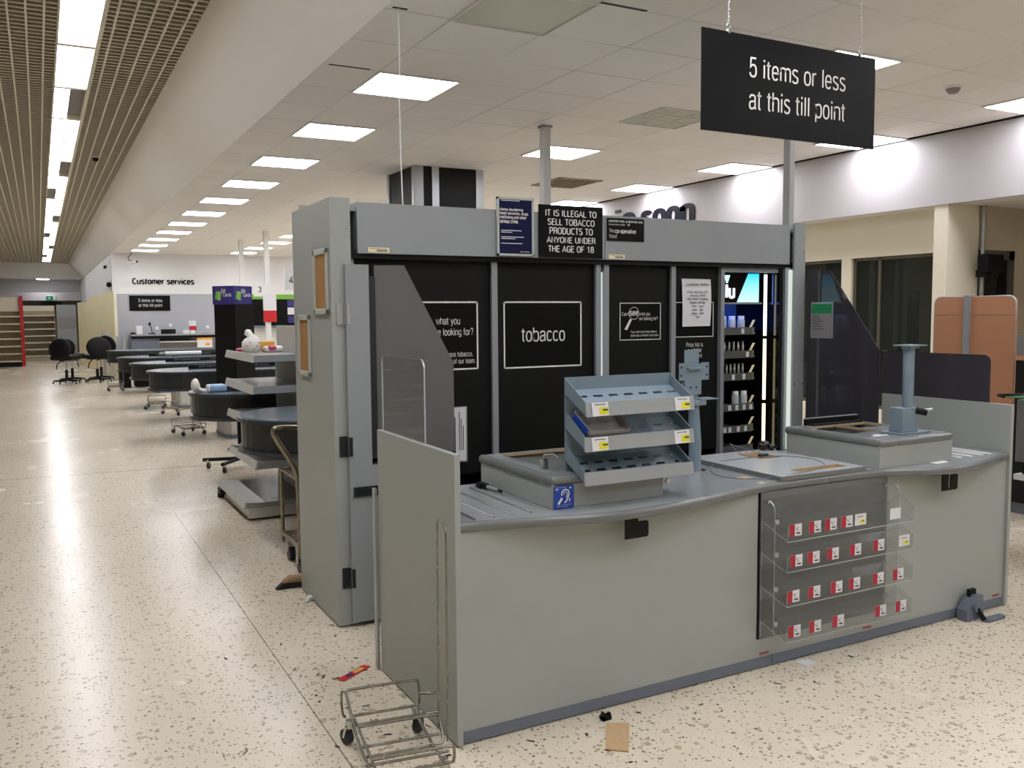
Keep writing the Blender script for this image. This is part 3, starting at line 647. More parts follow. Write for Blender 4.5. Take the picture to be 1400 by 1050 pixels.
# vape cabinet with lit shelves in the gantry's last bay
v = T('vape_cabinet', 'lit vape cabinet with blue header and shelves beside the black doors', 'cabinet', (4.3, 4.8, .62)); V = v
g = MB().box(3.978, 4.008, 4.52, 4.56, .62, 1.95).box(4.008, 4.57, 4.525, 4.56, 1.915, 1.95).box(3.978, 4.57, 4.525, 4.56, .62, .66); v.part('frame', g, 'post')
v.part('back', MB().box(4.01, 4.60, 5.05, 5.06, .66, 1.92), 'black'); v.part('inner_side', MB().box(4.008, 4.012, 4.56, 5.05, .66, 1.92), 'black')
v.part('upper_back', MB().box(4.012, 4.50, 4.95, 4.955, 1.52, 1.71), 'blue_glow_paint')  # blue light from the header is put into the colour here
v.part('end_wall', MB().box(4.50, 4.51, 4.56, 5.05, .66, 1.92), 'black_gloss'); v.part('end_pillar', MB().box(4.488, 4.53, 4.512, 4.56, .62, 1.95), 'black_gloss'); v.part('pillar_edge', MB().box(4.52, 4.569, 4.49, 4.512, .62, 1.95), 'post')
lb = v.part('lightbox', MB().box(4.012, 4.40, 4.60, 4.75, 1.712, 1.915), 'black_gloss')
yb = 4.5985
v.part('lightbox_panel', MB().prism([(4.185, 1.716), (4.285, 1.91), (4.382, 1.91), (4.382, 1.716)], 'y', yb - .001, yb), 'cyan', lb)
g = MB().text('lu', (4.082, yb - .002, 1.74), X, Z, .085, .095, .03); v.part('lettering', g, 'box_white', lb)
v.part('drop_mark', MB().prism([(4.07, 1.897), (4.122, 1.897), (4.102, 1.845), (4.090, 1.845)], 'y', yb - .002, yb), 'cyan_pale', lb)
v.part('header_glow', MB().box(4.03, 4.38, 4.64, 4.74, 1.706, 1.711), 'blue_glow')
v.part('header_lip', MB().box(4.012, 4.40, 4.585, 4.60, 1.703, 1.714), 'alu')
for z0, z1, mm in ((1.485, 1.905, 'led_top'), (1.04, 1.462, 'led_warm'), (.70, 1.01, 'led_warm')):
    v.part('led_tube', MB().cyl((4.445, 4.60, z0), (4.445, 4.60, z1), .011, 12), mm)
v.part('painted_glow_side', MB().box(4.478, 4.548, 4.565, 4.57, 1.70, 1.915), 'blue_glow_paint'); v.part('led_strip', MB().box(4.534, 4.569, 4.474, 4.478, .70, 1.935), 'led_strip')  # blue face paints in the lightbox glow reflected on this side
shz = (1.545, 1.385, 1.232, 1.022, .872, .732)
tickets = ((4.245,), (4.29,), (4.06, 4.165, 4.26), (4.045, 4.135, 4.2, 4.265, 4.325), (4.04, 4.095, 4.14, 4.215, 4.28), ())
for i, z in enumerate(shz):
    sf = v.part('shelf', MB().box(4.012, 4.385, 4.63, 4.95, z - .045, z - .038), 'shelf_top')
    lip = MB(); P_ = [(4.012, 4.612), (4.20, 4.606), (4.34, 4.612), (4.385, 4.64)]
    for a, b in zip(P_, P_[1:]): lip.quad((*a, z - .05), (*b, z - .05), (*b, z), (*a, z))
    lip2 = MB(); lip2.prism([*P_, *[(x_, y_ + .004) for x_, y_ in P_[::-1]]], 'z', z - .05, z); v.part('shelf_lip', lip2, 'vape_lip', sf)
    for tx in tickets[i]: v.part('price_ticket', MB().box(tx - .012, tx + .012, 4.600, 4.604, z - .043, z - .008), 'paper', sf)
    v.part('shelf_wobbler', MB().prism([(4.33, z), (4.352, z), (4.384, z + .05), (4.362, z + .05)], 'y', 4.63, 4.632), 'cream', sf, label='small tilted card beside the lit tube')
def vape(kind, x, z, label, grp):
    y = 4.685
    if kind == 'jar':
        o = T('plastic_jar', label, 'jar', (x, y, z - .038), group=grp)
        o.part('body', MB().lathe((x, y, z - .038), [(.001, 0), (.024, 0), (.026, .004), (.026, .085), (.02, .094)], 14), 'jar'); o.part('lid', MB().lathe((x, y, z - .038), [(.022, .092), (.022, .116), (.001, .116)], 14), 'white')
    else:
        o = T('vape_tube', label, 'vape refill', (x, y, z - .038), group=grp)
        o.part('body', MB().lathe((x, y, z - .038), [(.001, 0), (.0095, 0), (.0095, .07), (.007, .076)], 10), 'silver'); o.part('cap', MB().lathe((x, y, z - .038), [(.007, .075), (.008, .10), (.001, .10)], 10), 'silver')
for i in range(4): vape('jar', 4.055 + i * .083, shz[0], f'{ORD[i]} clear lidded jar from the black door on the top vape shelf', 'jars on the top vape shelf')
for i in range(8): vape('tube', 4.034 + i * .041, shz[1], f'{ORD[i]} slim silver tube from the black door on the second vape shelf', 'tubes on the second vape shelf')
for i in range(9): vape('tube', 4.030 + i * .0365, shz[2], f'{ORD[i]} slim silver tube from the black door on the third vape shelf', 'tubes on the third vape shelf')
for i, x in enumerate((4.045, 4.12, 4.26, 4.335)): vape('jar', x, shz[3], f'{ORD[i]} clear lidded jar from the black door on the fourth vape shelf', 'jars on the fourth vape shelf')

# signs fixed on the fascia
t = T('poster', 'navy poster about money laundering in a pale frame on the fascia', 'poster', (2.41, 4.46, 1.975))
fr = MB(); x0, x1, z0, z1 = 2.292, 2.527, 1.978, 2.305; b = .012
for q in ((x0, x1, z0, z0 + b), (x0, x1, z1 - b, z1), (x0, x0 + b, z0, z1), (x1 - b, x1, z0, z1)): fr.box(q[0], q[1], 4.458, 4.474, q[2], q[3])
t.part('frame', fr, 'frame_grey'); t.part('sheet', MB().box(x0 + b, x1 - b, 4.464, 4.472, z0 + b, z1 - b), 'navy')
g = MB()
for s_, z_, w_ in (('Money laundering', 2.226, .15), ('feeds terrorism, drugs', 2.204, .183), ('trafficking and other', 2.182, .17), ('serious crime.', 2.160, .12)): g.text(s_, (2.31, 4.463, z_), X, Z, w_, .021, .025)
for z_, w_ in ((2.285, .12), (2.118, .13), (2.108, .07), (2.082, .145), (2.072, .09), (2.046, .135)): g.box(2.318, 2.318 + w_, 4.4625, 4.464, z_, z_ + .004)
g.text('The co-operative', (2.44, 4.463, 1.998), X, Z, .06, .008, .02); t.part('lettering', g, 'sign_white')
t = T('tobacco_law_sign', 'black sign saying it is illegal to sell tobacco to anyone under 18', 'sign', (2.79, 4.47, 1.97))
t.part('board', MB().box(2.565, 3.005, 4.468, 4.474, 1.975, 2.278), 'sign_black'); t.part('bracket', MB().box(2.60, 2.97, 4.474, 4.48, 2.05, 2.2), 'alu')
g = MB()
for s_, z_, w_ in (('IT IS ILLEGAL TO', 2.213, .352), ('SELL TOBACCO', 2.162, .325), ('PRODUCTS TO', 2.110, .30), ('ANYONE UNDER', 2.058, .338), ('THE AGE OF 18', 2.007, .315)): g.text(s_, (2.785 - w_ / 2, 4.4665, z_), X, Z, w_, .040, .012)
t.part('lettering', g, 'sign_white')
t = T('age_notice', 'small black notice about lighter fuel and butane gas on the fascia', 'notice', (3.18, 4.476, 2.085))
t.part('board', MB().box(3.042, 3.317, 4.475, 4.4795, 2.085, 2.222), 'sign_black')
g = MB().text('LIGHTER FUEL & BUTANE GAS', (3.055, 4.474, 2.196), X, Z, .25, .015, .02); g.text('to persons under', (3.055, 4.474, 2.176), X, Z, .12, .013); g.text('18', (3.19, 4.474, 2.178), X, Z, .018, .013, .02)
g.text('The', (3.058, 4.474, 2.135), X, Z, .036, .022); g.text('co-operative', (3.10, 4.474, 2.128), X, Z, .155, .029, .025); g.text('food', (3.058, 4.474, 2.102), X, Z, .054, .024); t.part('lettering', g, 'sign_white')
# paper notice taped on the last black door
t = T('paper_notice', 'white printed customer notice taped on the last black door', 'notice', (3.79, 4.545, 1.56))
sh = MB(); n = 8; pts = []
for j in range(n + 1):
    q = j / n; pts += [(3.667 + .004 * q, 4.5435 - .008 * math.sin(q * 2.6), 1.868 - .31 * q), (3.905 - .004 * q, 4.5415 - .012 * math.sin(q * 2.8), 1.865 - .305 * q)]
sh.raw(pts, [(2 * j, 2 * j + 2, 2 * j + 3, 2 * j + 1) for j in range(n)]); t.part('sheet', sh, 'paper')
g = MB(); yy = lambda z: 4.530 - .004 * math.sin((1.868 - z) / .31 * 2.7)
for s_, z_, w_ in (('Customer Notice', 1.822, .185), ('From Saturday 6th', 1.772, .17), ('January 2018', 1.750, .125), ('Our Store Trading', 1.727, .17), ('Hours will be', 1.704, .125), ('7am - 4pm', 1.681, .10), ('Mon - Sat', 1.658, .09), ('10am - 4pm', 1.635, .105), ('Sun', 1.613, .033)): g.text(s_, (3.786 - w_ / 2, yy(z_), z_), X, Z, w_, .017 if z_ < 1.8 else .02, .012)
t.part('lettering', g, 'print'); t.part('tape', MB().box(3.64, 3.93, 4.541, 4.542, 1.862, 1.878), 'acrylic')
# sheet in a holder on the first black door
t = T('sheet_holder', 'printed sheet in a clear holder low on the black door behind the smoked screen', 'notice', (2.06, 4.54, .82))
t.part('holder', MB().box(1.93, 2.128, 4.538, 4.541, .81, 1.128), 'alu'); t.part('sheet', MB().box(1.93, 2.118, 4.534, 4.537, .818, 1.123), 'paper')
g = MB()
for i in range(5): g.box(2.002 + i * .011, 2.008 + i * .011, 4.532, 4.534, .86 + (i % 2) * .03, 1.07)
for i in range(3): g.box(2.075 + i * .012, 2.079 + i * .012, 4.532, 4.534, .88, 1.1 - i * .04)
t.part('print', g, 'print')
# notice on the shut smoked gate
t = T('framed_notice', 'small framed notice with green header on the dark smoked gate', 'notice', (4.68, 4.31, 1.47))
t.part('frame', MB().box(4.678, 4.683, 4.214, 4.406, 1.468, 1.712), 'alu'); t.part('sheet', MB().box(4.675, 4.679, 4.226, 4.394, 1.478, 1.70), 'far_grey'); t.part('header', MB().box(4.673, 4.676, 4.226, 4.394, 1.636, 1.70), 'green')
g = MB()
for i in range(6): g.box(4.673, 4.675, 4.39 - .06 - .02 * (i % 3), 4.385, 1.615 - i * .017, 1.619 - i * .017)
t.part('print', g, 'print')

# ------------------------------------------------------------------ service counter
t = T('service_counter', 'long grey kiosk counter with curved worktop and raised end panels', 'counter', (3.02, 3.3, 0)); SC = t
t.part('front_panel', MB().box(1.36, 2.862, 2.985, 3.005, .052, .842), 'panel')
t.part('front_panel', MB().box(3.712, 4.685, 2.985, 3.005, .052, .842), 'panel')
t.part('front_panel', MB().box(2.862, 3.712, 2.985, 3.005, .052, .842), 'panel')
t.part('display_panel', MB().box(2.868, 3.712, 2.976, 2.985, .142, .828), 'insert', label='dark grey panel between the two pale fronts')
t.part('panel_joint', MB().box(2.859, 2.868, 2.979, 2.986, .142, .83), 'black')
t.part('kick_plate', MB().box(1.36, 2.953, 2.980, 3.004, .006, .052), 'kick'); t.part('kick_plate', MB().box(2.957, 4.685, 2.980, 3.004, .006, .052), 'kick')
for sx in (1.335, 4.685):
    t.part('end_panel', MB().box(sx, sx + .025, 2.967, 3.815, .008, 1.13, .002), 'panel'); 
t.part('carcass', MB().box(1.362, 4.683, 3.02, 3.60, .02, .80), 'dark')
curve = [(1.36, 2.975), (1.43, 2.968), (1.503, 2.953), (1.644, 2.912), (1.788, 2.873), (1.94, 2.842), (2.057, 2.835), (2.219, 2.845), (2.367, 2.866), (2.544, 2.896), (2.703, 2.934), (2.80, 2.957), (2.9, 2.970), (3.0, 2.975), (3.134, 2.977), (3.402, 2.974), (3.56, 2.968), (3.635, 2.960), (3.691, 2.946), (3.797, 2.905), (3.918, 2.858), (4.033, 2.833), (4.11, 2.829), (4.188, 2.837), (4.30, 2.86), (4.425, 2.893), (4.521, 2.926), (4.60, 2.952), (4.65, 2.964), (4.685, 2.967)]
for _ in range(2):
    c2 = [curve[0]]
    for a, b in zip(curve, curve[1:]): c2 += [(a[0] * .75 + b[0] * .25, a[1] * .75 + b[1] * .25), (a[0] * .25 + b[0] * .75, a[1] * .25 + b[1] * .75)]
    curve = c2 + [curve[-1]]
prof = [(.03, .829), (.008, .829), (.002, .834), (0, .842), (0, .852), (.003, .860), (.010, .865), (.022, .866)]
g = MB(); n = len(curve); vs = [(x, y + o, z) for o, z in prof for x, y in curve]
g.raw(vs, [(j * n + i, j * n + i + 1, (j + 1) * n + i + 1, (j + 1) * n + i) for j in range(len(prof) - 1) for i in range(n - 1)], True); t.part('nosing', g, 'nosing', label='rounded darker front edge')
g = MB(); top = [(x, y + .022) for x, y in curve]
g.raw([(x, y, z) for z in (.866, .83) for x, y in top] + [(x, 3.66, z) for z in (.866, .83) for x, y in top], [f for k in (0, 1) for i in range(n - 1) for f in ([(k * n + i, k * n + i + 1, (k + 2) * n + i + 1, (k + 2) * n + i)])] + [((2) * n + i, 2 * n + i + 1, 3 * n + i + 1, 3 * n + i) for i in range(n - 1)])
t.part('worktop', g, 'worktop')
for x_, ya, yb_ in ((1.685, 3.0, 3.575), (1.602, 3.002, 3.6), (1.518, 3.002, 3.6), (1.436, 3.003, 3.6), (4.555, 2.99, 3.6), (4.483, 2.99, 3.6), (4.388, 2.985, 3.6), (4.302, 2.985, 3.6)):
    t.part('glide_strip', MB().box(x_ - .007, x_ + .007, ya, yb_, .8655, .8672).tube([(x_, ya, .867), (x_, yb_, .867)], .0045, 6), 'steel' if x_ < 3 else 'white')  # white on the far strips paints in the glint of steel
# till housings on the worktop
def smooth(p, it=3):
    for _ in range(it):
        q = [p[0]]
        for a, b in zip(p, p[1:]): q += [tuple(a[i] * .75 + b[i] * .25 for i in range(3)), tuple(a[i] * .25 + b[i] * .75 for i in range(3))]
        p = q + [p[-1]]
    return p
def grid_slab(g, x0, x1, y0, y1, z0, z1, holes, wall_mi=1):
    xs = sorted({x0, x1, *[h[0] for h in holes], *[h[1] for h in holes]}); ys = sorted({y0, y1, *[h[2] for h in holes], *[h[3] for h in holes]})
    def full(i, j):
        if i < 0 or j < 0 or i >= len(xs) - 1 or j >= len(ys) - 1: return None
        cx, cy = (xs[i] + xs[i + 1]) / 2, (ys[j] + ys[j + 1]) / 2
        return not any(h[0] < cx < h[1] and h[2] < cy < h[3] for h in holes)
    for i in range(len(xs) - 1):
        for j in range(len(ys) - 1):
            if not full(i, j): continue
            a, b, c, d = xs[i], xs[i + 1], ys[j], ys[j + 1]; g.cur = 0
            g.quad((a, c, z1), (b, c, z1), (b, d, z1), (a, d, z1)); g.quad((a, d, z0), (b, d, z0), (b, c, z0), (a, c, z0))
            for (di, dj, p, q) in ((-1, 0, (a, d), (a, c)), (1, 0, (b, c), (b, d)), (0, -1, (a, c), (b, c)), (0, 1, (b, d), (a, d))):
                nb = full(i + di, j + dj)
                if nb: continue
                g.cur = wall_mi if nb is False else 0
                g.quad((*p, z0), (*q, z0), (*q, z1), (*p, z1))
    g.cur = 0
def housing(x0, x1, y0, y1, zt, holes, deep):
    h = t.part('till_housing', MB().box(x0 + .012, x1 - .012, y0 + .012, y0 + .03, .867, zt - .012).box(x0 + .012, x0 + .03, y0 + .03, y1, .867, zt - .012).box(x1 - .03, x1 - .012, y0 + .03, y1, .867, zt - .012).box(x0 + .03, x1 - .03, y1 - .018, y1, .867, zt - .012), 'panel')
    g = MB(); grid_slab(g, x0 + .01, x1 - .01, y0 + .01, y1, zt - .012, zt, holes, 1); t.part('housing_top', g, ('worktop', 'chip'), h)
    g = MB(); e = .021; c = .05
    g.tube(smooth([(x0 + e, y1, zt - e + .003), (x0 + e, y0 + c, zt - e + .003), (x0 + e, y0 + e, zt - e + .003), (x0 + c, y0 + e, zt - e + .003), (x1 - c, y0 + e, zt - e + .003), (x1 - e, y0 + e, zt - e + .003), (x1 - e, y0 + c, zt - e + .003), (x1 - e, y1, zt - e + .003)], 2), e, 12)
    t.part('housing_edge', g, 'nosing', h)
    for hh in holes: t.part('housing_recess', MB().box(hh[0] - .03, hh[1] + .03, hh[2] - .03, hh[3] + .03, .868, .872), 'dark', h)
    return h
h1 = housing(1.770, 2.345, 2.995, 3.655, .998, [(1.868, 2.29, 3.12, 3.62)], .1)
h2 = housing(3.64, 4.215, 2.965, 3.60, 1.010, [(3.72, 3.94, 3.22, 3.52), (3.96, 4.17, 3.36, 3.52)], .1)
t.part('housing_upstand', MB().box(3.78, 4.20, 3.585, 3.60, 1.01, 1.045).box(3.80, 4.20, 3.54, 3.585, 1.01, 1.018), 'black', h2)
t.part('upstand_edge', MB().box(3.78, 4.20, 3.584, 3.601, 1.045, 1.05), 'alu', h2)
t.part('cable_cap', MB().cyl((4.16, 3.20, 1.011), (4.16, 3.20, 1.016), .018), 'rubber', h2)
t.part('torn_label', MB().box(3.72, 3.83, 3.07, 3.09, 1.0115, 1.0135).box(3.76, 3.80, 3.09, 3.12, 1.0115, 1.0135), 'white', h2)
g = MB()
for bx in (1.835, 1.85): g.box(bx, bx + .010, 3.17, 3.20, .998, 1.04)
g.tube([(1.84, 3.18, 1.035), (1.843, 3.18, 1.058), (1.88, 3.17, 1.062), (1.893, 3.15, 1.05)], .003, 6); t.part('metal_clip', g, 'steel', h1)
g = MB(); grid_slab(g, 3.0, 3.56, 2.985, 3.655, .8665, .888, [(3.27, 3.42, 3.40, 3.58), (3.17, 3.49, 3.035, 3.10)], 1)
t.part('raised_slab', g, ('slab', 'chip')); t.part('slab_recess', MB().box(3.27, 3.42, 3.40, 3.58, .8662, .8668).box(3.17, 3.49, 3.035, 3.10, .8662, .8668), 'chip')
t.part('slab_edge', MB().box(2.996, 3.0005, 2.985, 3.655, .8665, .887).box(2.996, 3.56, 2.981, 2.9855, .8665, .887), 'nosing')
g = MB(); g.prism([(2.062, .732), (2.062, .828), (2.126, .828), (2.126, .800), (2.17, .800), (2.178, .792), (2.178, .74), (2.17, .732)], 'y', 2.90, 2.906); g.box(2.062, 2.126, 2.9, 2.985, .822, .828); t.part('bag_hook', g, 'black', label='black stepped hook')
g = MB(); g.prism([(4.035, .728), (4.035, .828), (4.085, .828), (4.085, .738), (4.10, .738), (4.10, .80), (4.107, .808), (4.15, .808), (4.157, .80), (4.157, .735), (4.15, .728)], 'y', 2.905, 2.911); g.box(4.035, 4.085, 2.9, 2.985, .822, .828); t.part('bag_hook', g, 'black', label='black two-pronged hook')
t.part('stud', MB().tube([(2.35, 3.0, .93), (2.35, 2.99, .93)], .012, 10), 'steel')
t.part('hole_mark', MB().box(3.0 - .11, 3.0 - .05, 3.12, 3.17, .8664, .8668), 'chip')
for sx in (2.88, 3.57, 4.6): 
    g = MB()
    for i in range(5): g.box(sx + i * .012, sx + i * .012 + .008, 2.9835, 2.985, .063, .074)
    t.part('small_label', g, 'ticket_red')

# hearing loop sticker
t = T('hearing_loop_sign', 'blue hearing loop sign with white ear on the till housing corner', 'sign', (1.83, 3.0, .868))
t.part('plate', MB().box(1.787, 1.878, 2.998, 3.004, .868, .96), 'ear_blue')
g = MB(); yp = 2.9965
ear = [(1.819, .921), (1.820, .934), (1.828, .943), (1.840, .945), (1.850, .940), (1.854, .929), (1.851, .917), (1.845, .908), (1.843, .900), (1.838, .894), (1.831, .893)]
g.tube([(x, yp, z) for x, z in ear], .0028, 6); g.tube([(1.828, yp, .924), (1.831, yp, .933), (1.838, yp, .936), (1.844, yp, .932), (1.845, yp, .923), (1.839, yp, .914)], .0018, 6)
g.tube([(1.803, yp, .888), (1.821, yp, .909)], .0045, 8); g.tube([(1.806, yp, .892), (1.820, yp, .912)], .004, 8); g.tube([(1.858, yp, .948), (1.862, yp, .953)], .004, 8)
g.text('T', (1.850, yp, .893), X, Z, .012, .014, .03)
g.text('Induction Loop', (1.790, yp, .951), X, Z, .05, .005); g.box(1.79, 1.805, yp, yp + .001, .945, .948)
g.text('Please switch hearing', (1.795, yp, .881), X, Z, .07, .005); g.text('aid to T position', (1.795, yp, .874), X, Z, .055, .005)
t.part('symbol', g, 'sign_white')

# clear acrylic screen on the counter end, and its dark twin
def rr(y0, y1, z0, z1, r, n=6):
    P_ = [(y0, z0), (y1, z0)]
    for i in range(n + 1): a = math.pi / 2 * i / n; P_.append((y1 - r + r * math.cos(a), z1 - r + r * math.sin(a)))
    for i in range(n + 1): a = math.pi / 2 + math.pi / 2 * i / n; P_.append((y0 + r + r * math.cos(a), z1 - r + r * math.sin(a)))
    return P_
t = T('clear_screen', 'clear acrylic screen with rounded corners standing on the counter end panel', 'screen', (1.347, 3.52, 1.13))
t.part('pane', MB().prism(rr(3.272, 3.765, 1.131, 1.472, .04), 'x', 1.345, 1.351, 1), ('acrylic', 'acrylic_edge'))
t.part('end_strip', MB().prism([(3.752, 1.131), (3.768, 1.131), (3.768, 1.43), (3.752, 1.40)], 'x', 1.3440, 1.3445), 'ticket_red') if False else None
t = T('dark_screen', 'rounded acrylic screen painted with its dark reflection, standing on the far counter end panel', 'screen', (4.70, 3.47, 1.13))
t.part('pane', MB().prism(rr(3.106, 3.83, 1.131, 1.398, .04), 'x', 4.695, 4.702), 'smoked_dark')  # smoked tint stands in for the dark reflection on this pane
t.part('corner_bracket', MB().box(4.688, 4.694, 3.79, 3.83, 1.395, 1.403), 'steel')

# ------------------------------------------------------------------ things on the counter
t = T('sweet_rack', 'blue-grey three-tier slotted metal rack standing on the till housing', 'display rack', (2.16, 3.05, .998)); 
x0, x1, yf, yk = 1.897, 2.43, 2.935, 3.09
t.part('back_plate', MB().box(x0 - .004, x1 + .004, yk, yk + .004, .999, 1.388), 'bluegrey')
tiers = ((1.244, 1.298, 1.385), (1.104, 1.158, 1.25), (.968, 1.016, 1.11))
for i, (zb, zl, zs) in enumerate(tiers):
    zk = zb + .085
    fl = MB()
    # slotted floor: bars between two rows of slots
    n = 7; L = x1 - x0
    def fp(x, q): return (x, yf + (yk - yf) * q, zb + .006 + (zk - zb) * q)
    rowsq = [(0, .38), (.38, .46), (.46, .66), (.66, .74), (.74, 1)]
    for ri, (q0, q1) in enumerate(rowsq):
        if ri in (1, 3):
            st = 0 if ri == 1 else .5; xs = [x0]
            for k in range(n):
                a = x0 + L * (k + .2 + st * .35) / n; xs += [a, min(a + L / n * .6, x1 - .005)]
            xs.append(x1)
            for a, b in zip(xs[::2], xs[1::2]): fl.quad(fp(a, q0), fp(b, q0), fp(b, q1), fp(a, q1))
        else: fl.quad(fp(x0, q0), fp(x1, q0), fp(x1, q1), fp(x0, q1))
    tr = t.part('tray', fl, 'bluegrey')
    for sx in (x0 - .003, x1): t.part('tray_side', MB().prism([(yf, zb), (yf, zl - .002), (yk, zs), (yk, zk - .01)], 'x', sx, sx + .003), 'bluegrey', tr)
    t.part('tray_lip', MB().prism([(yf, zb), (yf - .012, zb - .004), (yf - .004, zl), (yf + .001, zl)], 'x', x0 - .012 if i else x0 - .006, x1 + .004), 'bluegrey_lip', tr)
    if i < 2:
        for tx in (x0 + .02, x1 - .10):
            pl = lambda z: yf - .0135 + .008 * (z - zb) / (zl - zb)
            def tk(a, b, c, d, dy): return MB().raw([(a, pl(c) - dy, c), (b, pl(c) - dy, c), (b, pl(d) - dy, d), (a, pl(d) - dy, d)], [(0, 1, 2, 3)])
            pt = t.part('price_ticket', tk(tx, tx + .078, zb - .002, zl - .002, .001), 'paper', tr)
            g = tk(tx + .034, tx + .076, zb + .004, zl - .022, .002); t.part('ticket_flash', g, 'ticket_yellow', tr)
            g = tk(tx + .012, tx + .065, zl - .012, zl - .009, .0025); g2 = tk(tx + .05, tx + .075, zb + .018, zb + .025, .003); g.raw(g2.v, g2.f); t.part('ticket_print', g, 'print', tr)
g = MB()
for sx in (x0 + .01, x1 - .02): g.box(sx, sx + .012, yk - .02, yk + .06, .999, 1.003)
t.part('foot', g, 'bluegrey')
# small carton in the middle tier
ct = T('carton_tray', 'open grey cardboard carton lying in the middle tier of the metal rack', 'carton', (1.99, 3.01, 1.15), local=True)
g = MB(); W_, D_, H_ = .20, .135, .034
g.box(0, W_, 0, D_, 0, .002); g.box(0, .003, 0, D_, 0, H_); g.box(W_ - .003, W_, 0, D_, 0, H_); g.box(0, W_, D_ - .003, D_, 0, H_); g.box(0, W_, 0, .003, 0, H_ * .6)
tilt = Matrix.Translation((-.065, -.062, 0)) @ Matrix.Rotation(math.atan2(.085, .155), 4, 'X'); ct.part('carton', g.xf(tilt), 'far_grey')
g = MB().box(-.003, -.0005, .01, D_ - .01, .002, H_ - .004); ct.part('side_print', g.xf(tilt), 'ear_blue')
ct.o.location = (1.978, 3.012, 1.158)
# payment terminal stands
t = T('terminal_stand', 'blue-grey pole stand with empty terminal bracket beside the metal rack', 'stand', (2.845, 3.41, .866)); px_, py_ = 2.845, 3.412
t.part('foot_plate', MB().cyl((px_ + .01, py_, .866), (px_ + .01, py_, .870), .048, 20), 'steel'); t.part('pole', MB().tube([(px_, py_, .868), (px_, py_, 1.0), (px_ - .012, py_, 1.21)], .03, 14, taper=[.030, .031, .026]), 'bluegrey')
g = MB().box(px_ - .05, px_ + .03, py_ - .05, py_ + .04, 1.195, 1.222, .006); g.box(px_ - .01, px_ + .10, py_ - .055, py_ + .03, 1.222, 1.227); t.part('arm_plate', g, 'bluegrey')
hd = t.part('bracket', MB().box(2.752, 2.852, py_ - .035, py_ - .028, 1.25, 1.40).box(2.765, 2.84, py_ - .028, py_ + .01, 1.20, 1.31), 'bluegrey')
t.part('bracket_hood', MB().box(2.758, 2.846, py_ - .06, py_ - .02, 1.375, 1.383).box(2.758, 2.846, py_ - .022, py_ - .018, 1.38, 1.468), 'bluegrey', hd)
for a, b in ((2.717, 2.752), (2.852, 2.90)): t.part('bracket_ear', MB().box(a, b, py_ - .034, py_ - .029, 1.32, 1.405), 'bluegrey', hd)
g = MB()
for bx, bz in ((2.727, 1.385), (2.727, 1.345), (2.885, 1.385), (2.885, 1.345), (2.785, 1.285), (2.82, 1.285)): g.tube([(bx, py_ - .0355, bz), (bx, py_ - .037, bz)], .005, 8)
t.part('bolt', g, 'black', hd)
t = T('post_stand', 'blue-grey square-based pole stand on the far till housing', 'stand', (4.0, 3.09, 1.012)); qx, qy = 4.0, 3.10
t.part('base_plate', MB().box(qx - .115, qx + .115, qy - .06, qy + .07, 1.012, 1.018), 'bluegrey'); t.part('socket', MB().box(qx - .075, qx + .045, qy - .035, qy + .05, 1.018, 1.145, .003), 'bluegrey')
t.part('pole', MB().cyl((qx + .012, qy + .005, 1.14), (qx + .012, qy + .005, 1.466), .028, 18), 'bluegrey'); t.part('top_plate', MB().box(qx - .05, qx + .082, qy - .05, qy + .055, 1.466, 1.472).box(qx - .04, qx + .07, qy - .01, qy + .01, 1.452, 1.466), 'bluegrey')
cl = t.part('clamp_handle', MB().cyl((qx + .03, qy - .03, 1.13), (qx + .075, qy - .06, 1.118), .018, 12), 'black_plastic'); t.part('clamp_bolt', MB().cyl((qx + .065, qy - .055, 1.13), (qx + .10, qy - .075, 1.135), .009, 10), 'steel', cl)
# cables
g = MB(); path = [(3.42, 3.60, .89), (3.30, 3.66, .93), (3.23, 3.60, .955), (3.21, 3.48, .90), (3.27, 3.42, .893), (3.40, 3.44, .892), (3.5, 3.30, .893), (3.44, 3.12, .893), (3.30, 3.02, .893), (3.05, 3.0, .89), (2.97, 3.06, .87), (2.85, 3.12, .870), (2.84, 3.28, .870), (2.95, 3.42, .870), (3.02, 3.46, .888), (3.2, 3.45, .893), (3.32, 3.45, .891)]
g.tube(smooth(path), .002, 6); c_ = T('loose_cable', 'thin grey cable looped over the raised slab with a dark plug', 'cable', (3.2, 3.3, .87)); c_.part('cable', g, 'kick'); c_.part('plug', MB().tube([(3.31, 3.452, .893), (3.37, 3.458, .893)], .011, 10), 'black')
g = MB(); g.tube(smooth([(3.55, 3.60, .90), (3.50, 3.50, .892), (3.56, 3.40, .892), (3.53, 3.3, .892), (3.60, 3.2, .892)]), .002, 6); solo('thin_wire', 'thin pale wire lying on the slab beside the far till housing', 'wire', g, 'far_grey')
g = MB().ball((3.50, 3.62, .915), .035, (1.3, .9, .8)); g.ball((3.54, 3.60, .905), .025, (1.2, 1, .8)); solo('black_adaptor', 'small lumpy black adaptor at the back of the raised slab', 'adaptor', g, 'black_gloss')
t = T('pricing_gun', 'small black and grey pricing tool on the worktop against the till housing', 'tool', (1.74, 3.5, .868)); 
t.part('head', MB().box(1.71, 1.75, 3.53, 3.57, .868, .893, .006).cyl((1.735, 3.52, .882), (1.735, 3.50, .88), .014, 12), 'black'); t.part('handle', MB().tube([(1.735, 3.51, .88), (1.752, 3.42, .876)], .009, 10), 'alu'); t.part('lever', MB().tube([(1.75, 3.46, .88), (1.757, 3.40, .874)], .006, 8), 'black')
g = MB().box(4.02, 4.12, 2.93, 2.97, .8665, .8685).box(4.08, 4.14, 2.955, 2.985, .8665, .8675); solo('paper_scrap', 'torn white paper scrap on the worktop by the far glide strips', 'scrap', g, 'white')
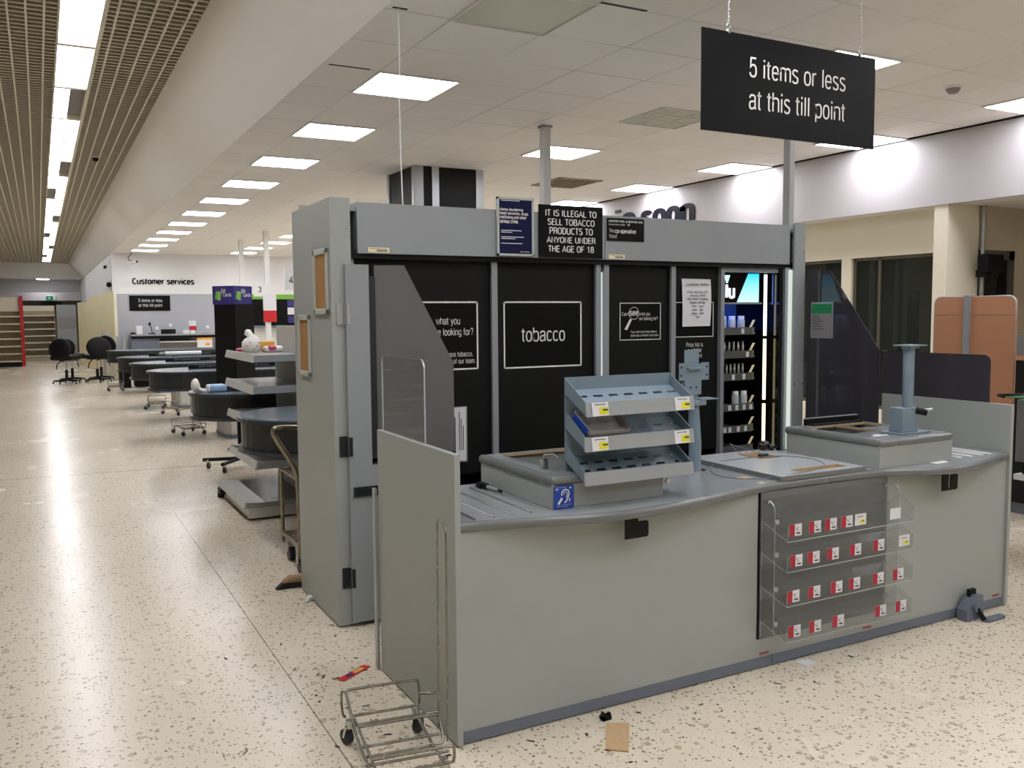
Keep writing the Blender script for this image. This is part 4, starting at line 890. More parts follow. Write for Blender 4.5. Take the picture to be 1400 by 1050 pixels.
g = MB().cyl((3.01, 3.20, .867), (3.01, 3.20, .873), .006, 8); solo('loose_screw', 'tiny bright screw lying on the worktop beside the pole stand', 'screw', g, 'steel')

# ------------------------------------------------------------------ clear shelf rack on the counter front
t = T('acrylic_rack', 'clear acrylic four-tier rack with price tickets fixed on the counter front', 'display rack', (3.28, 2.9, .14)); xa, xb, yF, yB = 2.87, 3.70, 2.812, 2.972
for sx in (xa, xb - .004): t.part('side', MB().prism([(yB, .16), (yB, .80), (yB - .05, .80), (yB - .075, .78), (yB - .08, .75), (yB - .08, .19)], 'x', sx, sx + .004, 1), ('acrylic', 'acrylic_edge'))
bk = (.70, .550, .392, .231); ft = (.635, .498, .342, .178)
TK = [[2.912, 3.031, 3.131, 3.234, 3.324, 3.562], [2.919, 3.026, 3.148, 3.295, 3.452, 3.63], [2.905, 3.034, 3.176, 3.293, 3.454, 3.593], [2.916, 3.044, 3.191, 3.476, 3.619]]
for i in range(4):
    tr = t.part('shelf', MB().prism([(yB, bk[i]), (yF, ft[i]), (yF, ft[i] + .004), (yB, bk[i] + .004)], 'x', xa, xb), 'acrylic')
    t.part('shelf_lip', MB().prism([(yF, ft[i]), (yF - .003, ft[i] + .075), (yF, ft[i] + .075), (yF + .003, ft[i])], 'x', xa, xb), ('acrylic',), tr)
    t.part('shelf_edge', MB().box(xa, xb, yF - .001, yF + .003, ft[i] - .002, ft[i] + .001), 'acrylic_edge', tr)
    for sx in (xa, xb): t.part('shelf_edge', MB().tube([(sx, yB, bk[i]), (sx, yF, ft[i]), (sx, yF - .003, ft[i] + .07)], .0016, 4), 'acrylic_edge', tr)
    t.part('back_rail', MB().box(xa, xb, yB, yB + .003, bk[i], bk[i] + .10), 'acrylic', tr)
    for sx in (xa - .001, xb): t.part('side_web', MB().prism([(yB, bk[i]), (yF, ft[i]), (yF, ft[i] + .07), (yB - .08, bk[i] + .06)], 'x', sx, sx + .001), 'acrylic', tr)
    t.part('bolt', MB().tube([(xa + .008, yB - .085, bk[i] + .01), (xa + .008, yB - .09, bk[i] + .01)], .012, 12), 'acrylic_edge', tr)
    zc = (.686, .547, .387, .226)[i]
    for j, tx in enumerate(TK[i]):
        yel = (i, j) in ((0, 4), (1, 5)); blank = (i, j) == (0, 5); y_ = yF - .004
        g = MB().box(tx - .037, tx + .037, y_ - .001, y_, zc - .026, zc + .027)
        if not (yel or blank):
            g.cur = 1; g.box(tx - .037, tx - .006, y_ - .0018, y_ - .001, zc - .026, zc + .027); g.cur = 2
            g.tube([(tx - .001, y_ - .0015, zc + .012), (tx + .008, y_ - .0015, zc + .002), (tx + .014, y_ - .0015, zc - .004)], .0016, 4); g.box(tx + .005, tx + .028, y_ - .0016, y_ - .001, zc - .018, zc - .011); g.box(tx + .012, tx + .016, y_ - .0016, y_ - .001, zc + .008, zc + .012)
        elif yel:
            g.cur = 3; g.box(tx - .005, tx + .028, y_ - .0018, y_ - .001, zc - .018, zc - .002); g.cur = 2; g.box(tx - .022, tx + .018, y_ - .0016, y_ - .001, zc + .012, zc + .015); g.box(tx + .010, tx + .022, y_ - .0022, y_ - .0018, zc - .01, zc - .005)
        t.part('price_ticket', g, ('paper', 'ticket_red', 'print', 'ticket_yellow'), tr)
for sx in (2.90, 3.68): t.part('fixing_screw', MB().tube([(sx, 2.965, .785), (sx, 2.958, .785)], .007, 10), 'steel')

# ------------------------------------------------------------------ on the floor near the counter
def caster(g, x, y, z, a, r=.03):
    d = Vector((math.cos(a), math.sin(a), 0)); n = Vector((-d.y, d.x, 0)); c = Vector((x, y, r)) + d * .02
    g.cur = 1; g.tube([c - n * .012, c + n * .012], r, 14); g.cur = 0
    for s_ in (-1, 1):
        q = c + n * .016 * s_; g.tube([q, Vector((x, y, z - .02)) + n * .016 * s_], .006, 6)
    g.cyl((x, y, z - .03), (x, y, z), .016, 10); return g
def basket_dolly(name, label, base, rz, group, handle=True, k=1.0, mt='chrome'):
    t = T(name, label, 'basket trolley', base, rz, group, local=True); a, b = .15, .235; r = .0055
    g = MB()
    g.tube(smooth([(-a + .01, b, .10), (-a - .002, b, .11), (-a - .006, b, .20), (-a + .006, b, .207), (a - .012, b, .207), (a, b, .2), (a + .004, b, .11), (a - .012, b, .10), (-a + .03, b, .10)], 2), r, 6)
    g.tube([(-a + .012, b, .205), (-a + .022, b - .16, .10), (-a + .022, -b, .10)], r, 6); g.tube([(-a + .04, b, .10), (-a + .04, -b, .10)], r, 6)
    g.tube([(a - .03, b, .10), (a - .03, -b, .10)], r, 6)
    g.tube(smooth([(-a + .02, b - .215, .155), (a + .015, b - .215, .155), (a + .022, b - .22, .15), (a + .02, b - .30, .09), (a, b - .31, .085), (-a + .02, b - .31, .085)], 2), r, 6)
    g.tube(smooth([(-a + .02, -b, .155), (a, -b, .155), (a + .01, -b, .15), (a + .01, -b, .1), (a, -b, .095), (-a + .02, -b, .095)], 2), r, 6)
    for q in (b * .66, b - .262, -b * .7): g.tube([(-a + .02, q, .10), (a + .01, q, .10)], r, 6)
    g.tube(smooth([(a, b, .15), (a + .05, b - .02, .15), (a + .065, b - .02, .15)], 1), r, 6); g.tube([(a + .01, b * .6, .105), (a + .055, b * .55, .11)], r, 6)
    t.part('wire_frame', g, mt)
    for i, (sx, sy, an) in enumerate(((-a + .02, b - .03, 2.0), (a - .02, b - .03, .9), (-a + .02, -b + .03, 3.6), (a - .02, -b + .03, 5.2))):
        t.part('caster', caster(MB(), sx, sy, .10, an), ('steel', 'rubber'))
    if handle:
        g = MB(); g.tube(smooth([(a + .015, -.13, .12), (a + .02, -.13, .86), (a + .022, -.12, .9), (a + .022, -.02, .91), (a + .02, -.01, .87), (a + .015, -.01, .12)], 2), .004, 6); t.part('handle', g, mt)
    return t
bd1 = basket_dolly('basket_trolley', 'low chrome wire basket trolley on casters by the counter corner', (1.085, 2.975, 0), math.radians(-8), 'wire basket trolleys')
t = T('candy_wrapper', 'flat red chocolate bar wrapper lying on the terrazzo floor', 'wrapper', (1.213, 3.848, 0)); 
d = Vector((.142, .092, 0)).normalized(); nn = Vector((-d.y, d.x, 0)); c = Vector((1.213, 3.848, .002))
def strip(a0, a1, hw, z0, z1): return MB().prism([((c + d * a + nn * q)[:2]) for a, q in ((a0, -hw), (a1, -hw), (a1, hw), (a0, hw))], 'z', z0, z1)
t.part('film', strip(-.095, .095, .02, .001, .005), 'candy_red'); t.part('logo_patch', strip(-.055, -.01, .011, .005, .0056), 'purple'); t.part('picture_patch', strip(.0, .06, .012, .005, .0056), 'pack_yellow')
g = MB().prism([(1.944, 2.862), (2.026, 2.818), (1.886, 2.63), (1.821, 2.686)], 'z', .001, .006); solo('cardboard_scrap', 'flat rectangle of brown cardboard lying on the floor', 'cardboard', g, 'card')
g = MB().box(1.945, 1.955, 2.885, 2.905, .001, .035).box(1.945, 1.985, 2.885, 2.915, .001, .018).box(1.975, 1.985, 2.89, 2.905, .001, .028); solo('plastic_clip', 'small broken black plastic clip on the floor behind the cardboard', 'clip', g, 'black')
g = MB().prism([(3.07, 2.955), (3.15, 2.945), (3.165, 2.90), (3.085, 2.895)], 'z', .001, .004); solo('fallen_ticket', 'white fallen ticket on the floor at the counter kick plate', 'ticket', g, 'paper')
t = T('terminal_cradle', 'grey metal terminal cradle with black arm lying on the floor by the counter', 'cradle', (4.35, 2.9, 0))
t.part('cradle', MB().prism([(4.27, .002), (4.27, .06), (4.34, .135), (4.40, .13), (4.41, .002)], 'y', 2.905, 2.965), 'kick'); t.part('arm', MB().tube([(4.33, 2.90, .075), (4.36, 2.87, .012)], .014, 10).box(4.325, 4.375, 2.93, 2.95, .12, .16), 'black'); t.part('foot', MB().box(4.36, 4.50, 2.84, 2.88, .001, .02, .004).tube([(4.33, 2.885, .07), (4.33, 2.90, .07)], .02, 12), 'kick')
g = MB().ball((1.315, 4.98, .018), .018, (1.2, 1, .9), jit=.3); g.ball((1.295, 4.955, .012), .012, jit=.3); g.ball((1.275, 4.94, .008), .008); solo('paper_ball', 'small crumpled white paper on the floor against the kiosk end panel', 'litter', g, 'white')
t = T('broom_head', 'wooden broom head with black bristles on the floor by the platform trolley', 'broom', (1.28, 5.29, 0)); 
t.part('head_block', MB().tube([(1.23, 5.29, .035), (1.27, 5.288, .05), (1.36, 5.28, .055), (1.44, 5.275, .05)], .03, 12, taper=[.012, .026, .028, .022]), 'tan'); t.part('bristles', MB().prism([(1.19, .002), (1.23, .035), (1.44, .04), (1.44, .002)], 'y', 5.265, 5.31), 'bristle')
# tubular platform trolley
t = T('platform_trolley', 'worn tubular steel trolley with bent handle beside the kiosk end', 'trolley', (1.6, 5.6, 0)); r = .016
def P3(y): return [(1.40, y, .14), (1.40, y, .62), (1.385, y, .66)]
g = MB(); g.tube(smooth([(1.402, 5.50, .13), (1.40, 5.50, .62), (1.38, 5.50, .70), (1.262, 5.52, .90), (1.255, 5.52, .94), (1.275, 5.52, .955), (1.40, 5.52, .95), (1.44, 5.52, .935), (1.47, 5.52, .90), (1.64, 5.50, .66), (1.66, 5.50, .6), (1.66, 5.50, .13)], 2), r, 10); t.part('handle', g, 'rusty')
g = MB()
for z in (.62, .57, .44, .18, .12): g.tube([(1.40, 5.50, z), (2.1, 5.46, z)], r * .85, 8)
for z in (.62, .18): 
    g.tube([(1.40, 5.50, z), (1.40, 5.95, z)], r * .85, 8); g.tube([(2.1, 5.5, z), (2.1, 5.95, z)], r * .85, 8); g.tube([(1.40, 5.95, z), (2.1, 5.95, z)], r * .85, 8)
g.tube([(1.40, 5.95, .12), (1.40, 5.95, .62)], r * .85, 8); g.tube([(2.1, 5.95, .12), (2.1, 5.95, .62)], r * .85, 8); t.part('frame', g, 'rusty')
g = MB()
for i in range(12): g.tube([(1.42 + i * .055, 5.5, .185), (1.42 + i * .055, 5.95, .185)], .004, 5)
for i in range(7): g.tube([(1.40, 5.53 + i * .06, .19), (2.1, 5.53 + i * .06, .19)], .004, 5)
t.part('wire_deck', g, 'rusty')
for wx, wy in ((1.42, 5.56), (1.44, 5.90), (2.05, 5.56), (2.05, 5.9)):
    g = MB().tube([(wx - .018, wy, .05), (wx + .018, wy, .05)], .05, 18); g.cur = 1; g.box(wx - .026, wx + .026, wy - .02, wy + .02, .06, .125); t.part('wheel', g, ('rubber', 'steel'))
# ------------------------------------------------------------------ gondola shelving with pull-out lips
t = T('gondola_unit', 'grey metal shelving with protruding shelves behind the kiosk end', 'shelving', (1.8, 7.8, 0)); yn, yf_ = 7.19, 8.32
t.part('base_plinth', MB().box(1.425, 1.95, yn, yf_, .02, .11), 'shelf_lip'); t.part('base_foot', MB().cyl((1.40, 8.30, 0), (1.40, 8.30, .04), .03, 10).box(1.38, 1.43, 8.2, 8.34, .04, .09), 'black')
for (xl, zt, lh, xi) in ((1.395, .14, .04, 1.47), (1.495, .465, .055, 1.56), (1.49, .80, .055, 1.55), (1.482, 1.08, .058, 1.54), (1.49, 1.332, .055, 1.55)):
    s_ = t.part('shelf', MB().box(xl + .01, 1.97, yn, yf_, zt - .012, zt), 'shelf_top')
    lp = MB(); lp.prism([(xl, zt - lh), (xl - .012, zt - lh + .004), (xl + .004, zt + .012), (xl + .014, zt + .012), (xl + .012, zt - lh)], 'y', yn, yf_); t.part('price_rail', lp, 'shelf_lip', s_)
    t.part('shelf_side', MB().box(xl + .012, 1.97, yn - .003, yn, zt - lh + .004, zt + .004), 'gantry_grey', s_)
    if zt < .2: t.part('base_tray', MB().prism([(1.40, .15), (1.56, .135), (1.56, .14), (1.40, .155)], 'y', yn, yf_), 'shelf_lip', s_)
t.part('back_panel', MB().box(1.95, 1.975, yn, yf_, .02, 1.56), 'shelf_lip'); t.part('back_panel', MB().box(1.93, 1.95, yn, yf_, .1, 1.27), 'gantry_grey')
# shopping left on the top shelf
t = T('bread_bag', 'white patterned plastic bag with a twisted top on the top grey shelf', 'bag', (1.64, 7.9, 1.332)); 
t.part('bag', MB().tube([(1.63, 7.9, 1.333), (1.63, 7.9, 1.36), (1.63, 7.9, 1.42), (1.635, 7.9, 1.455), (1.625, 7.9, 1.48), (1.60, 7.9, 1.51), (1.59, 7.9, 1.53)], .07, 12, taper=[.07, .082, .08, .06, .028, .034, .01]), 'pack_white')
g = MB()
for i in range(9): a = -2.6 + i * .37; g.ball((1.63 + .081 * math.cos(a), 7.9 + .081 * math.sin(a), 1.36 + .03 * (i % 3)), .007, n=8)
t.part('print', g, 'print_pink')
g = MB().ball((1.565, 8.03, 1.352), .034, (1.3, 1.2, .5)); solo('pink_wrapper', 'crumpled pink wrapper beside the bread bag on the top shelf', 'wrapper', g, 'pack_pink')
t = T('bread_loaf', 'sliced loaf in a pink and white wrapper on the top grey shelf', 'loaf', (1.77, 7.85, 1.332)); t.part('wrapper', MB().box(1.73, 1.89, 7.80, 7.92, 1.333, 1.385, .02), 'pack_white'); t.part('band', MB().box(1.75, 1.83, 7.797, 7.923, 1.345, 1.389, .015), 'pack_pink')
g = MB().box(1.73, 1.85, 7.95, 8.02, 1.333, 1.43, .015); solo('yellow_packet', 'small yellow packet standing behind the pink loaf', 'packet', g, 'pack_yellow')

# ------------------------------------------------------------------ checkouts
def checkout(label, yc, xl, text):
    t = T('checkout', label, 'checkout', (xl, yc, 0), group='checkouts in a row', local=True); hw = .57; L = 2.8
    n = 18
    def stad(r): return [(hw + (L - hw), -r), (hw + (L - hw), r)] + [(hw + 1.0 * -r * math.sin(math.pi * i / n) , r * math.cos(math.pi * i / n)) for i in range(n + 1)]
    g = MB(); g.prism(stad(hw - .03), 'z', .70, .90); t.part('belt_body', g, 'belt')
    g = MB(); g.prism(stad(hw), 'z', .895, .925); t.part('top_rim', g, 'belt_rim')
    g = MB(); g.prism(stad(hw), 'z', .675, .702); t.part('bottom_rim', g, 'belt_rim')
    g = MB(); g.prism(stad(hw - .025), 'z', .925, .929); t.part('packing_plate', g, 'belt_top')
    t.part('belt', MB().box(.95, 2.7, -.05, .42, .929, .936), 'belt')
    g = MB(); g.prism([(1.0, -.44), (2.75, -.44), (2.75, .44), (1.0, .44), (.93, .3), (.93, -.3)], 'z', .05, .675); t.part('base', g, 'till_base')
    g = MB(); g.prism([(1.0, -.45), (2.75, -.45), (2.75, .45), (1.0, .45), (.92, .3), (.92, -.3)], 'z', 0, .05); t.part('kick_plate', g, 'kick')
    if text:
        g = MB().box(.55, 2.2, .08, .13, .93, .985, .004); rl = t.part('divider_rail', g, 'black')
        g = MB()
        for x0 in (.68, 1.24, 1.74): g.text('next customer please', (x0, .0785, .945), X, Z, .40, .032)
        t.part('rail_lettering', g, 'far_grey', rl)
    t.part('till_screen', MB().box(2.3, 2.55, .25, .42, .93, 1.05, .01), 'kick'); 
    return t
ck = [checkout(lab, y_, x_, tx) for lab, y_, x_, tx in (
    ('dark rounded checkout end beside the tubular trolley', 6.50, 1.23, False), ('dark checkout end with a blue packet and white bag on top', 8.90, 1.237, False), ('dark checkout end beyond the gift card stand, third of the row', 12.7, 1.238, True),
    ('dark checkout end with two rail signs, fourth of the row', 14.97, 1.21, True), ('dark checkout end with a white roll on its rail, fifth of the row', 17.28, 1.196, True), ('farthest dark checkout before the customer services desk', 20.9, 1.25, False))]
t = T('white_bag', 'crumpled white plastic bag on the second checkout end', 'bag', (1.27, 8.8, .93)); t.part('bag', MB().ball((1.285, 8.80, .996), .05, (.8, 1, 1.25), jit=.12), 'pack_white'); t.part('tail', MB().tube([(1.30, 8.8, .96), (1.36, 8.79, .94), (1.40, 8.78, .935)], .02, 8, taper=[.03, .014, .008]), 'pack_white')
t = T('blue_packet', 'pale blue multipack lying on the second checkout end', 'packet', (1.45, 8.8, .93)); t.part('pack', MB().box(1.39, 1.56, 8.72, 8.86, .931, 1.0, .022), 'pack_blue'); t.part('end_band', MB().box(1.388, 1.41, 8.72, 8.86, .933, .998, .015), 'white')
g = MB().box(1.57, 1.75, 8.74, 8.86, .931, .985, .012); solo('dark_packet', 'dark patterned packet behind the grey shelf edge on the second checkout', 'packet', g, 'pack_navy')
t = T('paper_roll', 'long white roll lying on the fifth checkout rail', 'roll', (2.3, 17.4, .93)); t.part('roll', MB().tube([(2.0, 17.1, .985), (2.62, 17.1, .985)], .035, 12), 'white'); t.part('roll_end', MB().tube([(1.9, 17.1, .98), (2.0, 17.1, .985)], .03, 10), 'far_grey')
t = T('waste_bin', 'dark grey square bin beyond the fourth checkout end', 'bin', (2.1, 22.5, 0)); t.part('body', MB().box(1.92, 2.32, 22.3, 22.7, .02, .72, .02), 'black_plastic'); t.part('rim', MB().box(1.91, 2.33, 22.29, 22.71, .70, .74, .01), 'belt_rim')
t = T('tray_bin', 'dark bin with a white tray beyond the fifth checkout end', 'bin', (1.7, 22.5, 0)); t.part('body', MB().box(1.60, 1.84, 22.3, 22.7, .01, .66, .01), 'black_plastic'); t.part('tray', MB().box(1.42, 1.84, 22.3, 22.7, .66, .76, .02), 'white')
for (x_, y_, a, lab) in ((1.80, 13.1, .2, 'low basket trolley on the floor beside the third checkout base'), (2.02, 15.85, .5, 'basket trolley with slanted wheels in front of the white checkout base'), (1.80, 17.1, -.2, 'basket trolley tucked under the fourth checkout'), (1.46, 21.75, 0., 'basket trolley with tall wire frame near the stacked black chairs')):
    o = dup(bd1.o, (x_, y_, 0), a, lab)
    for ch in list(o.children):
        if ch.name.startswith('handle') and y_ < 20: bpy.data.objects.remove(ch)
t = T('castor_stand', 'black tubular stand base on castors beyond the grey shelving', 'stand', (1.87, 9.75, 0)); 
t.part('upright', MB().box(1.86, 1.91, 9.83, 9.88, .09, .50), 'black'); t.part('base_leg', MB().tube([(1.885, 9.86, .10), (1.50, 9.95, .10)], .02, 8), 'black'); t.part('base_leg', MB().tube([(1.885, 9.86, .10), (1.63, 9.52, .10)], .02, 8), 'black'); t.part('base_leg', MB().tube([(1.885, 9.86, .10), (2.2, 9.8, .10)], .02, 8), 'black')
for cx, cy in ((1.55, 9.93), (1.65, 9.55), (2.15, 9.8)): t.part('caster', caster(MB(), cx, cy, .10, 1.0, .032), ('steel', 'rubber'))
# gift card stand
rz = math.radians(22); t = T('gift_card_stand', 'tall black gift card stand with purple header boxes', 'stand', (2.16, 11.1, 0), rz, local=True)
t.part('tower', MB().box(-.18, .14, -.18, .16, .60, 1.795), 'black'); t.part('post', MB().cyl((.07, -.02, .02), (.07, -.02, .60), .03, 12), 'black'); t.part('foot', MB().cyl((.07, -.02, 0), (.07, -.02, .02), .19, 20), 'black')
t.o.rotation_euler = (0, 0, -.90)
h = t.part('header', MB().box(-.19, .13, -.19, .15, 1.79, 2.015), 'purple')
t.o.location = (2.15, 11.25, 0)
g = MB()
for (o_, u_, L) in ((Vector((-.19, -.1915, 0)), X, .32), (Vector((.1315, -.19, 0)), Y, .34)):
    c0 = o_ + u_ * (L * .12)
    g.cur = 0
    q = [c0 + u_ * dx + Z * dz for dx, dz in ((0, 1.86), (.085, 1.835), (.105, 1.94), (.02, 1.955))]
    g.raw(q, [(0, 1, 2, 3)]); g.cur = 1
    g.raw([c0 + u_ * dx + Z * dz for dx, dz in ((.045, 1.848), (.055, 1.846), (.072, 1.947), (.062, 1.949))], [(0, 1, 2, 3)])
    g.text('Gift', o_ + u_ * (L * .42) + Z * 1.93, u_, Z, L * .22, .05, .01); g.text('Cards', o_ + u_ * (L * .52) + Z * 1.885, u_, Z, L * .40, .045, .01)
t.part('header_graphic', g, ('lime', 'white'), h)

# ------------------------------------------------------------------ numbered lane poles and signs
def lane(no, px, py, sx0, sx1, z0, z1, poster, lab):
    t = T('lane_pole', lab, 'pole', (px, py, 0), group='numbered lane poles')
    t.part('pole', MB().box(px - .05, px + .05, py - .05, py + .05, 0, 3.4), 'white'); s_ = t.part('number_sign', MB().box(sx0, sx1, py - .075, py - .05, z0, z1), 'white')
    if no: cx = (sx0 + sx1) / 2 - (.065 if no == '4' else 0); t.part('number', MB().text(no, (cx - .035, py - .077, (z0 + z1) / 2 - .055), X, Z, .07, .12, .02), 'print', s_)
    if poster:
        a, b, c_, d_ = poster; t.part('notice_sheet', MB().box(a, b, py - .09, py - .08, c_ + (d_ - c_) * .42, d_), 'paper'); t.part('notice_band', MB().box(a, b, py - .09, py - .08, c_, c_ + (d_ - c_) * .42), 'red')
lane('3', 4.231, 18.75, 3.94, 4.18, 2.05, 2.33, (4.12, 4.39, 1.52, 2.09), 'white floor-to-ceiling pole with lane number 3 and a red and white notice')
lane('2', 4.193, 21.12, 3.86, 4.16, 2.08, 2.36, None, 'white pole with lane number 2 beyond the purple gift card stand')
lane('4', 3.80, 14.2, 3.47, 3.78, 2.06, 2.38, None, 'white pole with lane number 4 close to the grey kiosk end')
t = T('service_pole', 'square grey pole from ceiling behind the tobacco gantry', 'pole', (4.257, 7.29, 0)); t.part('pole', MB().box(4.22, 4.295, 7.25, 7.33, 0, 3.4), 'pole_white'); t.part('collar', MB().box(4.205, 4.31, 7.24, 7.34, 3.38, 3.4), 'post')
t = T('service_pole', 'square grey pole above the kiosk end behind the hanging sign', 'pole', (4.66, 4.6, 2.21)); t.part('pole', MB().box(4.615, 4.66, 4.56, 4.62, 2.24, 3.4), 'pole_grey'); t.part('foot', MB().box(4.59, 4.643, 4.535, 4.66, 2.214, 2.24), 'pole_grey')
# clad column
t = T('clad_column', 'square black-clad column with pale grey strips behind the gantry', 'column', (4.4, 10.3, 0))
t.part('cladding', MB().box(3.97, 4.86, 9.85, 10.74, 0, 3.4), 'black_panel')
for a, b in ((3.965, 4.08), (4.19, 4.28), (4.77, 4.87)): t.part('cover_strip', MB().box(a, b, 9.835, 9.85, 0, 3.4), 'alu')
t.part('cover_strip', MB().box(3.955, 3.97, 9.84, 9.9, 0, 3.4), 'alu'); t.part('cover_strip', MB().box(3.955, 3.97, 10.66, 10.74, 0, 3.4), 'alu')
# big lettering on the fascia
t = T('wall_lettering', 'dark raised letters in soon on the white fascia above the gantry', 'lettering', (7.9, 10.3, 2.88))
def raised(s_, ya, yb_, z0, h, bold):
    g = MB(); g.text(s_, (7.895, ya, z0), -Y, Z, ya - yb_, h, bold); nv = len(g.v); g2 = MB(); g2.text(s_, (7.908, ya, z0), -Y, Z, ya - yb_, h, bold); g.raw(g2.v, g2.f)
    from collections import Counter
    fs, _ = glyphs(s_, bold)[1], 0; ec = Counter()
    for f in fs:
        for i in range(len(f)): ec[tuple(sorted((f[i], f[(i + 1) % len(f)])))] += 1
    for (a, b), c_ in ec.items():
        if c_ == 1: g.raw([g.v[a], g.v[b], g.v[b + nv], g.v[a + nv]], [(0, 1, 2, 3)])
    return g
t.part('letters', raised('soon', 10.74, 9.52, 2.87, .27, .035), 'letter_navy'); t.part('letters', raised('in', 11.40, 10.87, 2.85, .37, .035), 'letter_navy')
# ------------------------------------------------------------------ customer services corner
t = T('wall_lettering', 'black Customer services lettering on the white end wall'.replace('Customer', 'customer'), 'lettering', (3.15, 26.69, 2.52)); t.part('letters', MB().text('Customer services', (2.33, 26.685, 2.535), X, Z, 1.64, .19, .032), 'sign_black')
t = T('till_sign', 'small black till point sign on the grey boarding of the end wall', 'sign', (2.77, 26.69, 1.81)); t.part('board', MB().box(2.235, 3.30, 26.68, 26.695, 1.815, 2.24), 'sign_black'); t.part('lettering', MB().text('5 items or less', (2.47, 26.678, 2.06), X, Z, .62, .09).text('at this till point', (2.47, 26.678, 1.91), X, Z, .62, .10), 'sign_white')
t = T('service_desk', 'grey customer services desk with shelf against the end wall', 'desk', (3.3, 26.3, 0))
t.part('worktop', MB().box(2.19, 4.45, 25.9, 26.68, 1.13, 1.17), 'gantry_grey'); t.part('body', MB().box(2.19, 2.9, 26.0, 26.66, 0, 1.13), 'kick'); t.part('back_board', MB().box(2.9, 4.45, 26.5, 26.66, 0, 1.13), 'far_grey'); t.part('lower_shelf', MB().box(2.85, 3.9, 26.0, 26.5, .94, .97), 'white'); t.part('dark_strip', MB().box(2.19, 4.45, 25.92, 26.0, 1.06, 1.13), 'dark')  # includes a dark strip under the worktop's front edge
for x0, x1, z0, z1, nm, m_, lab in ((2.34, 2.50, 1.17, 1.40, 'leaflet_box', 'white', 'clear leaflet box on the services desk'), (2.99, 3.36, 1.17, 1.30, 'cash_box', 'black', 'black box on the services desk'), (2.20, 2.32, 1.17, 1.22, 'desk_phone', 'black', 'low black phone at the wall end of the services desk'), (3.55, 3.72, 1.17, 1.27, 'paper_stack', 'paper', 'white papers on the services desk nearer the black box'), (3.75, 3.88, 1.17, 1.26, 'paper_stack', 'paper', 'white papers on the services desk nearer the red poster')):
    solo(nm, lab, nm.split('_')[1], MB().box(x0, x1, 26.2, 26.4, z0, z1, .01), m_)
t = T('desk_microphone', 'black gooseneck microphone on the services desk', 'microphone', (2.75, 26.3, 1.17)); t.part('base', MB().box(2.66, 2.84, 26.25, 26.35, 1.17, 1.20), 'black'); t.part('gooseneck', MB().tube([(2.76, 26.3, 1.19), (2.74, 26.3, 1.32), (2.71, 26.3, 1.42)], .012, 6), 'black'); t.part('head', MB().ball((2.70, 26.3, 1.45), .035, (1, 1, 1.4)), 'black')
t = T('wall_poster', 'white and red poster on the grey boarding above the services desk', 'poster', (3.87, 26.69, 1.24)); t.part('sheet', MB().box(3.78, 3.98, 26.685, 26.695, 1.38, 1.53), 'paper'); t.part('red_panel', MB().box(3.79, 3.98, 26.68, 26.685, 1.24, 1.37), 'red')
for x_, z_, lab in ((2.88, 1.28, 'white wall socket behind the black box'), (3.24, 1.36, 'small white wall switch above the black box'), (4.24, 1.30, 'white wall socket beyond the red poster')): solo('wall_socket', lab, 'socket', MB().box(x_, x_ + .09, 26.685, 26.699, z_, z_ + .09, .006), 'white')
t = T('food_poster', 'orange-topped poster standing under the services desk end', 'poster', (4.1, 25.9, .79)); t.part('sheet', MB().box(3.87, 4.27, 25.88, 25.9, .78, 1.0), 'paper'); t.part('orange_band', MB().box(3.87, 4.27, 25.875, 25.88, 1.0, 1.055), 'orange'); t.part('picture', MB().ball((4.15, 25.875, .87), .07, (1, .03, .6)), 'orange')
t = T('display_wall', 'black display board with green header on the end wall', 'display board', (6.15, 26.69, 1.37)); t.part('board', MB().box(5.47, 7.4, 26.66, 26.69, 1.36, 2.15), 'sign_black'); t.part('header', MB().box(5.47, 7.4, 26.655, 26.69, 2.14, 2.28), 'lime')
for i, z_ in enumerate((1.92, 1.68, 1.43)): t.part('leaflet', MB().box(6.6, 6.83, 26.645, 26.66, z_, z_ + .21), 'purple' if i != 1 else 'paper')
t.part('lower_shelf', MB().box(5.47, 7.4, 26.4, 26.69, 1.30, 1.36), 'kick')
t = T('end_notice', 'tall white and red notice at the end of the black display board', 'notice', (7.0, 26.5, 1.4)); t.part('sheet', MB().box(6.86, 7.1, 26.6, 26.64, 1.85, 2.3), 'paper'); t.part('red_strip', MB().box(6.9, 7.1, 26.6, 26.64, 1.4, 1.85), 'red')
t = T('security_camera', 'white security camera on a bracket where the bulkhead meets the side wall', 'camera', (1.75, 27.5, 3.2)); t.part('body', MB().box(1.66, 1.75, 27.4, 27.7, 3.0, 3.1, .02), 'white'); t.part('lens', MB().tube([(1.705, 27.4, 3.05), (1.705, 27.37, 3.05)], .045, 12), 'black'); t.part('bracket', MB().tube([(1.7, 27.6, 3.08), (1.83, 27.6, 3.2)], .02, 8), 'white')
t = T('security_camera', 'small security camera with cables hanging over the services lettering', 'camera', (2.4, 26.2, 3.2)); t.part('body', MB().tube([(2.28, 26.3, 3.11), (2.42, 26.1, 3.14)], .035, 10), 'white'); t.part('bracket', MB().tube(smooth([(2.35, 26.3, 3.13), (2.2, 26.4, 3.22), (2.33, 26.4, 3.4)]), .015, 6), 'far_grey'); t.part('lens', MB().ball((2.42, 26.1, 3.14), .03), 'black')
t = T('wall_speaker', 'white box speaker with a round black cone on the side wall', 'speaker', (1.8, 27.2, 2.4)); t.part('box', MB().box(1.68, 1.83, 26.95, 27.3, 2.42, 2.66, .01), 'white'); t.part('cone', MB().tube([(1.76, 26.95, 2.54), (1.76, 26.93, 2.54)], .07, 14), 'black')
t = T('hoarding_board', 'tall cream hoarding board leaning along the side wall by the black chairs', 'board', (1.6, 30, 0))
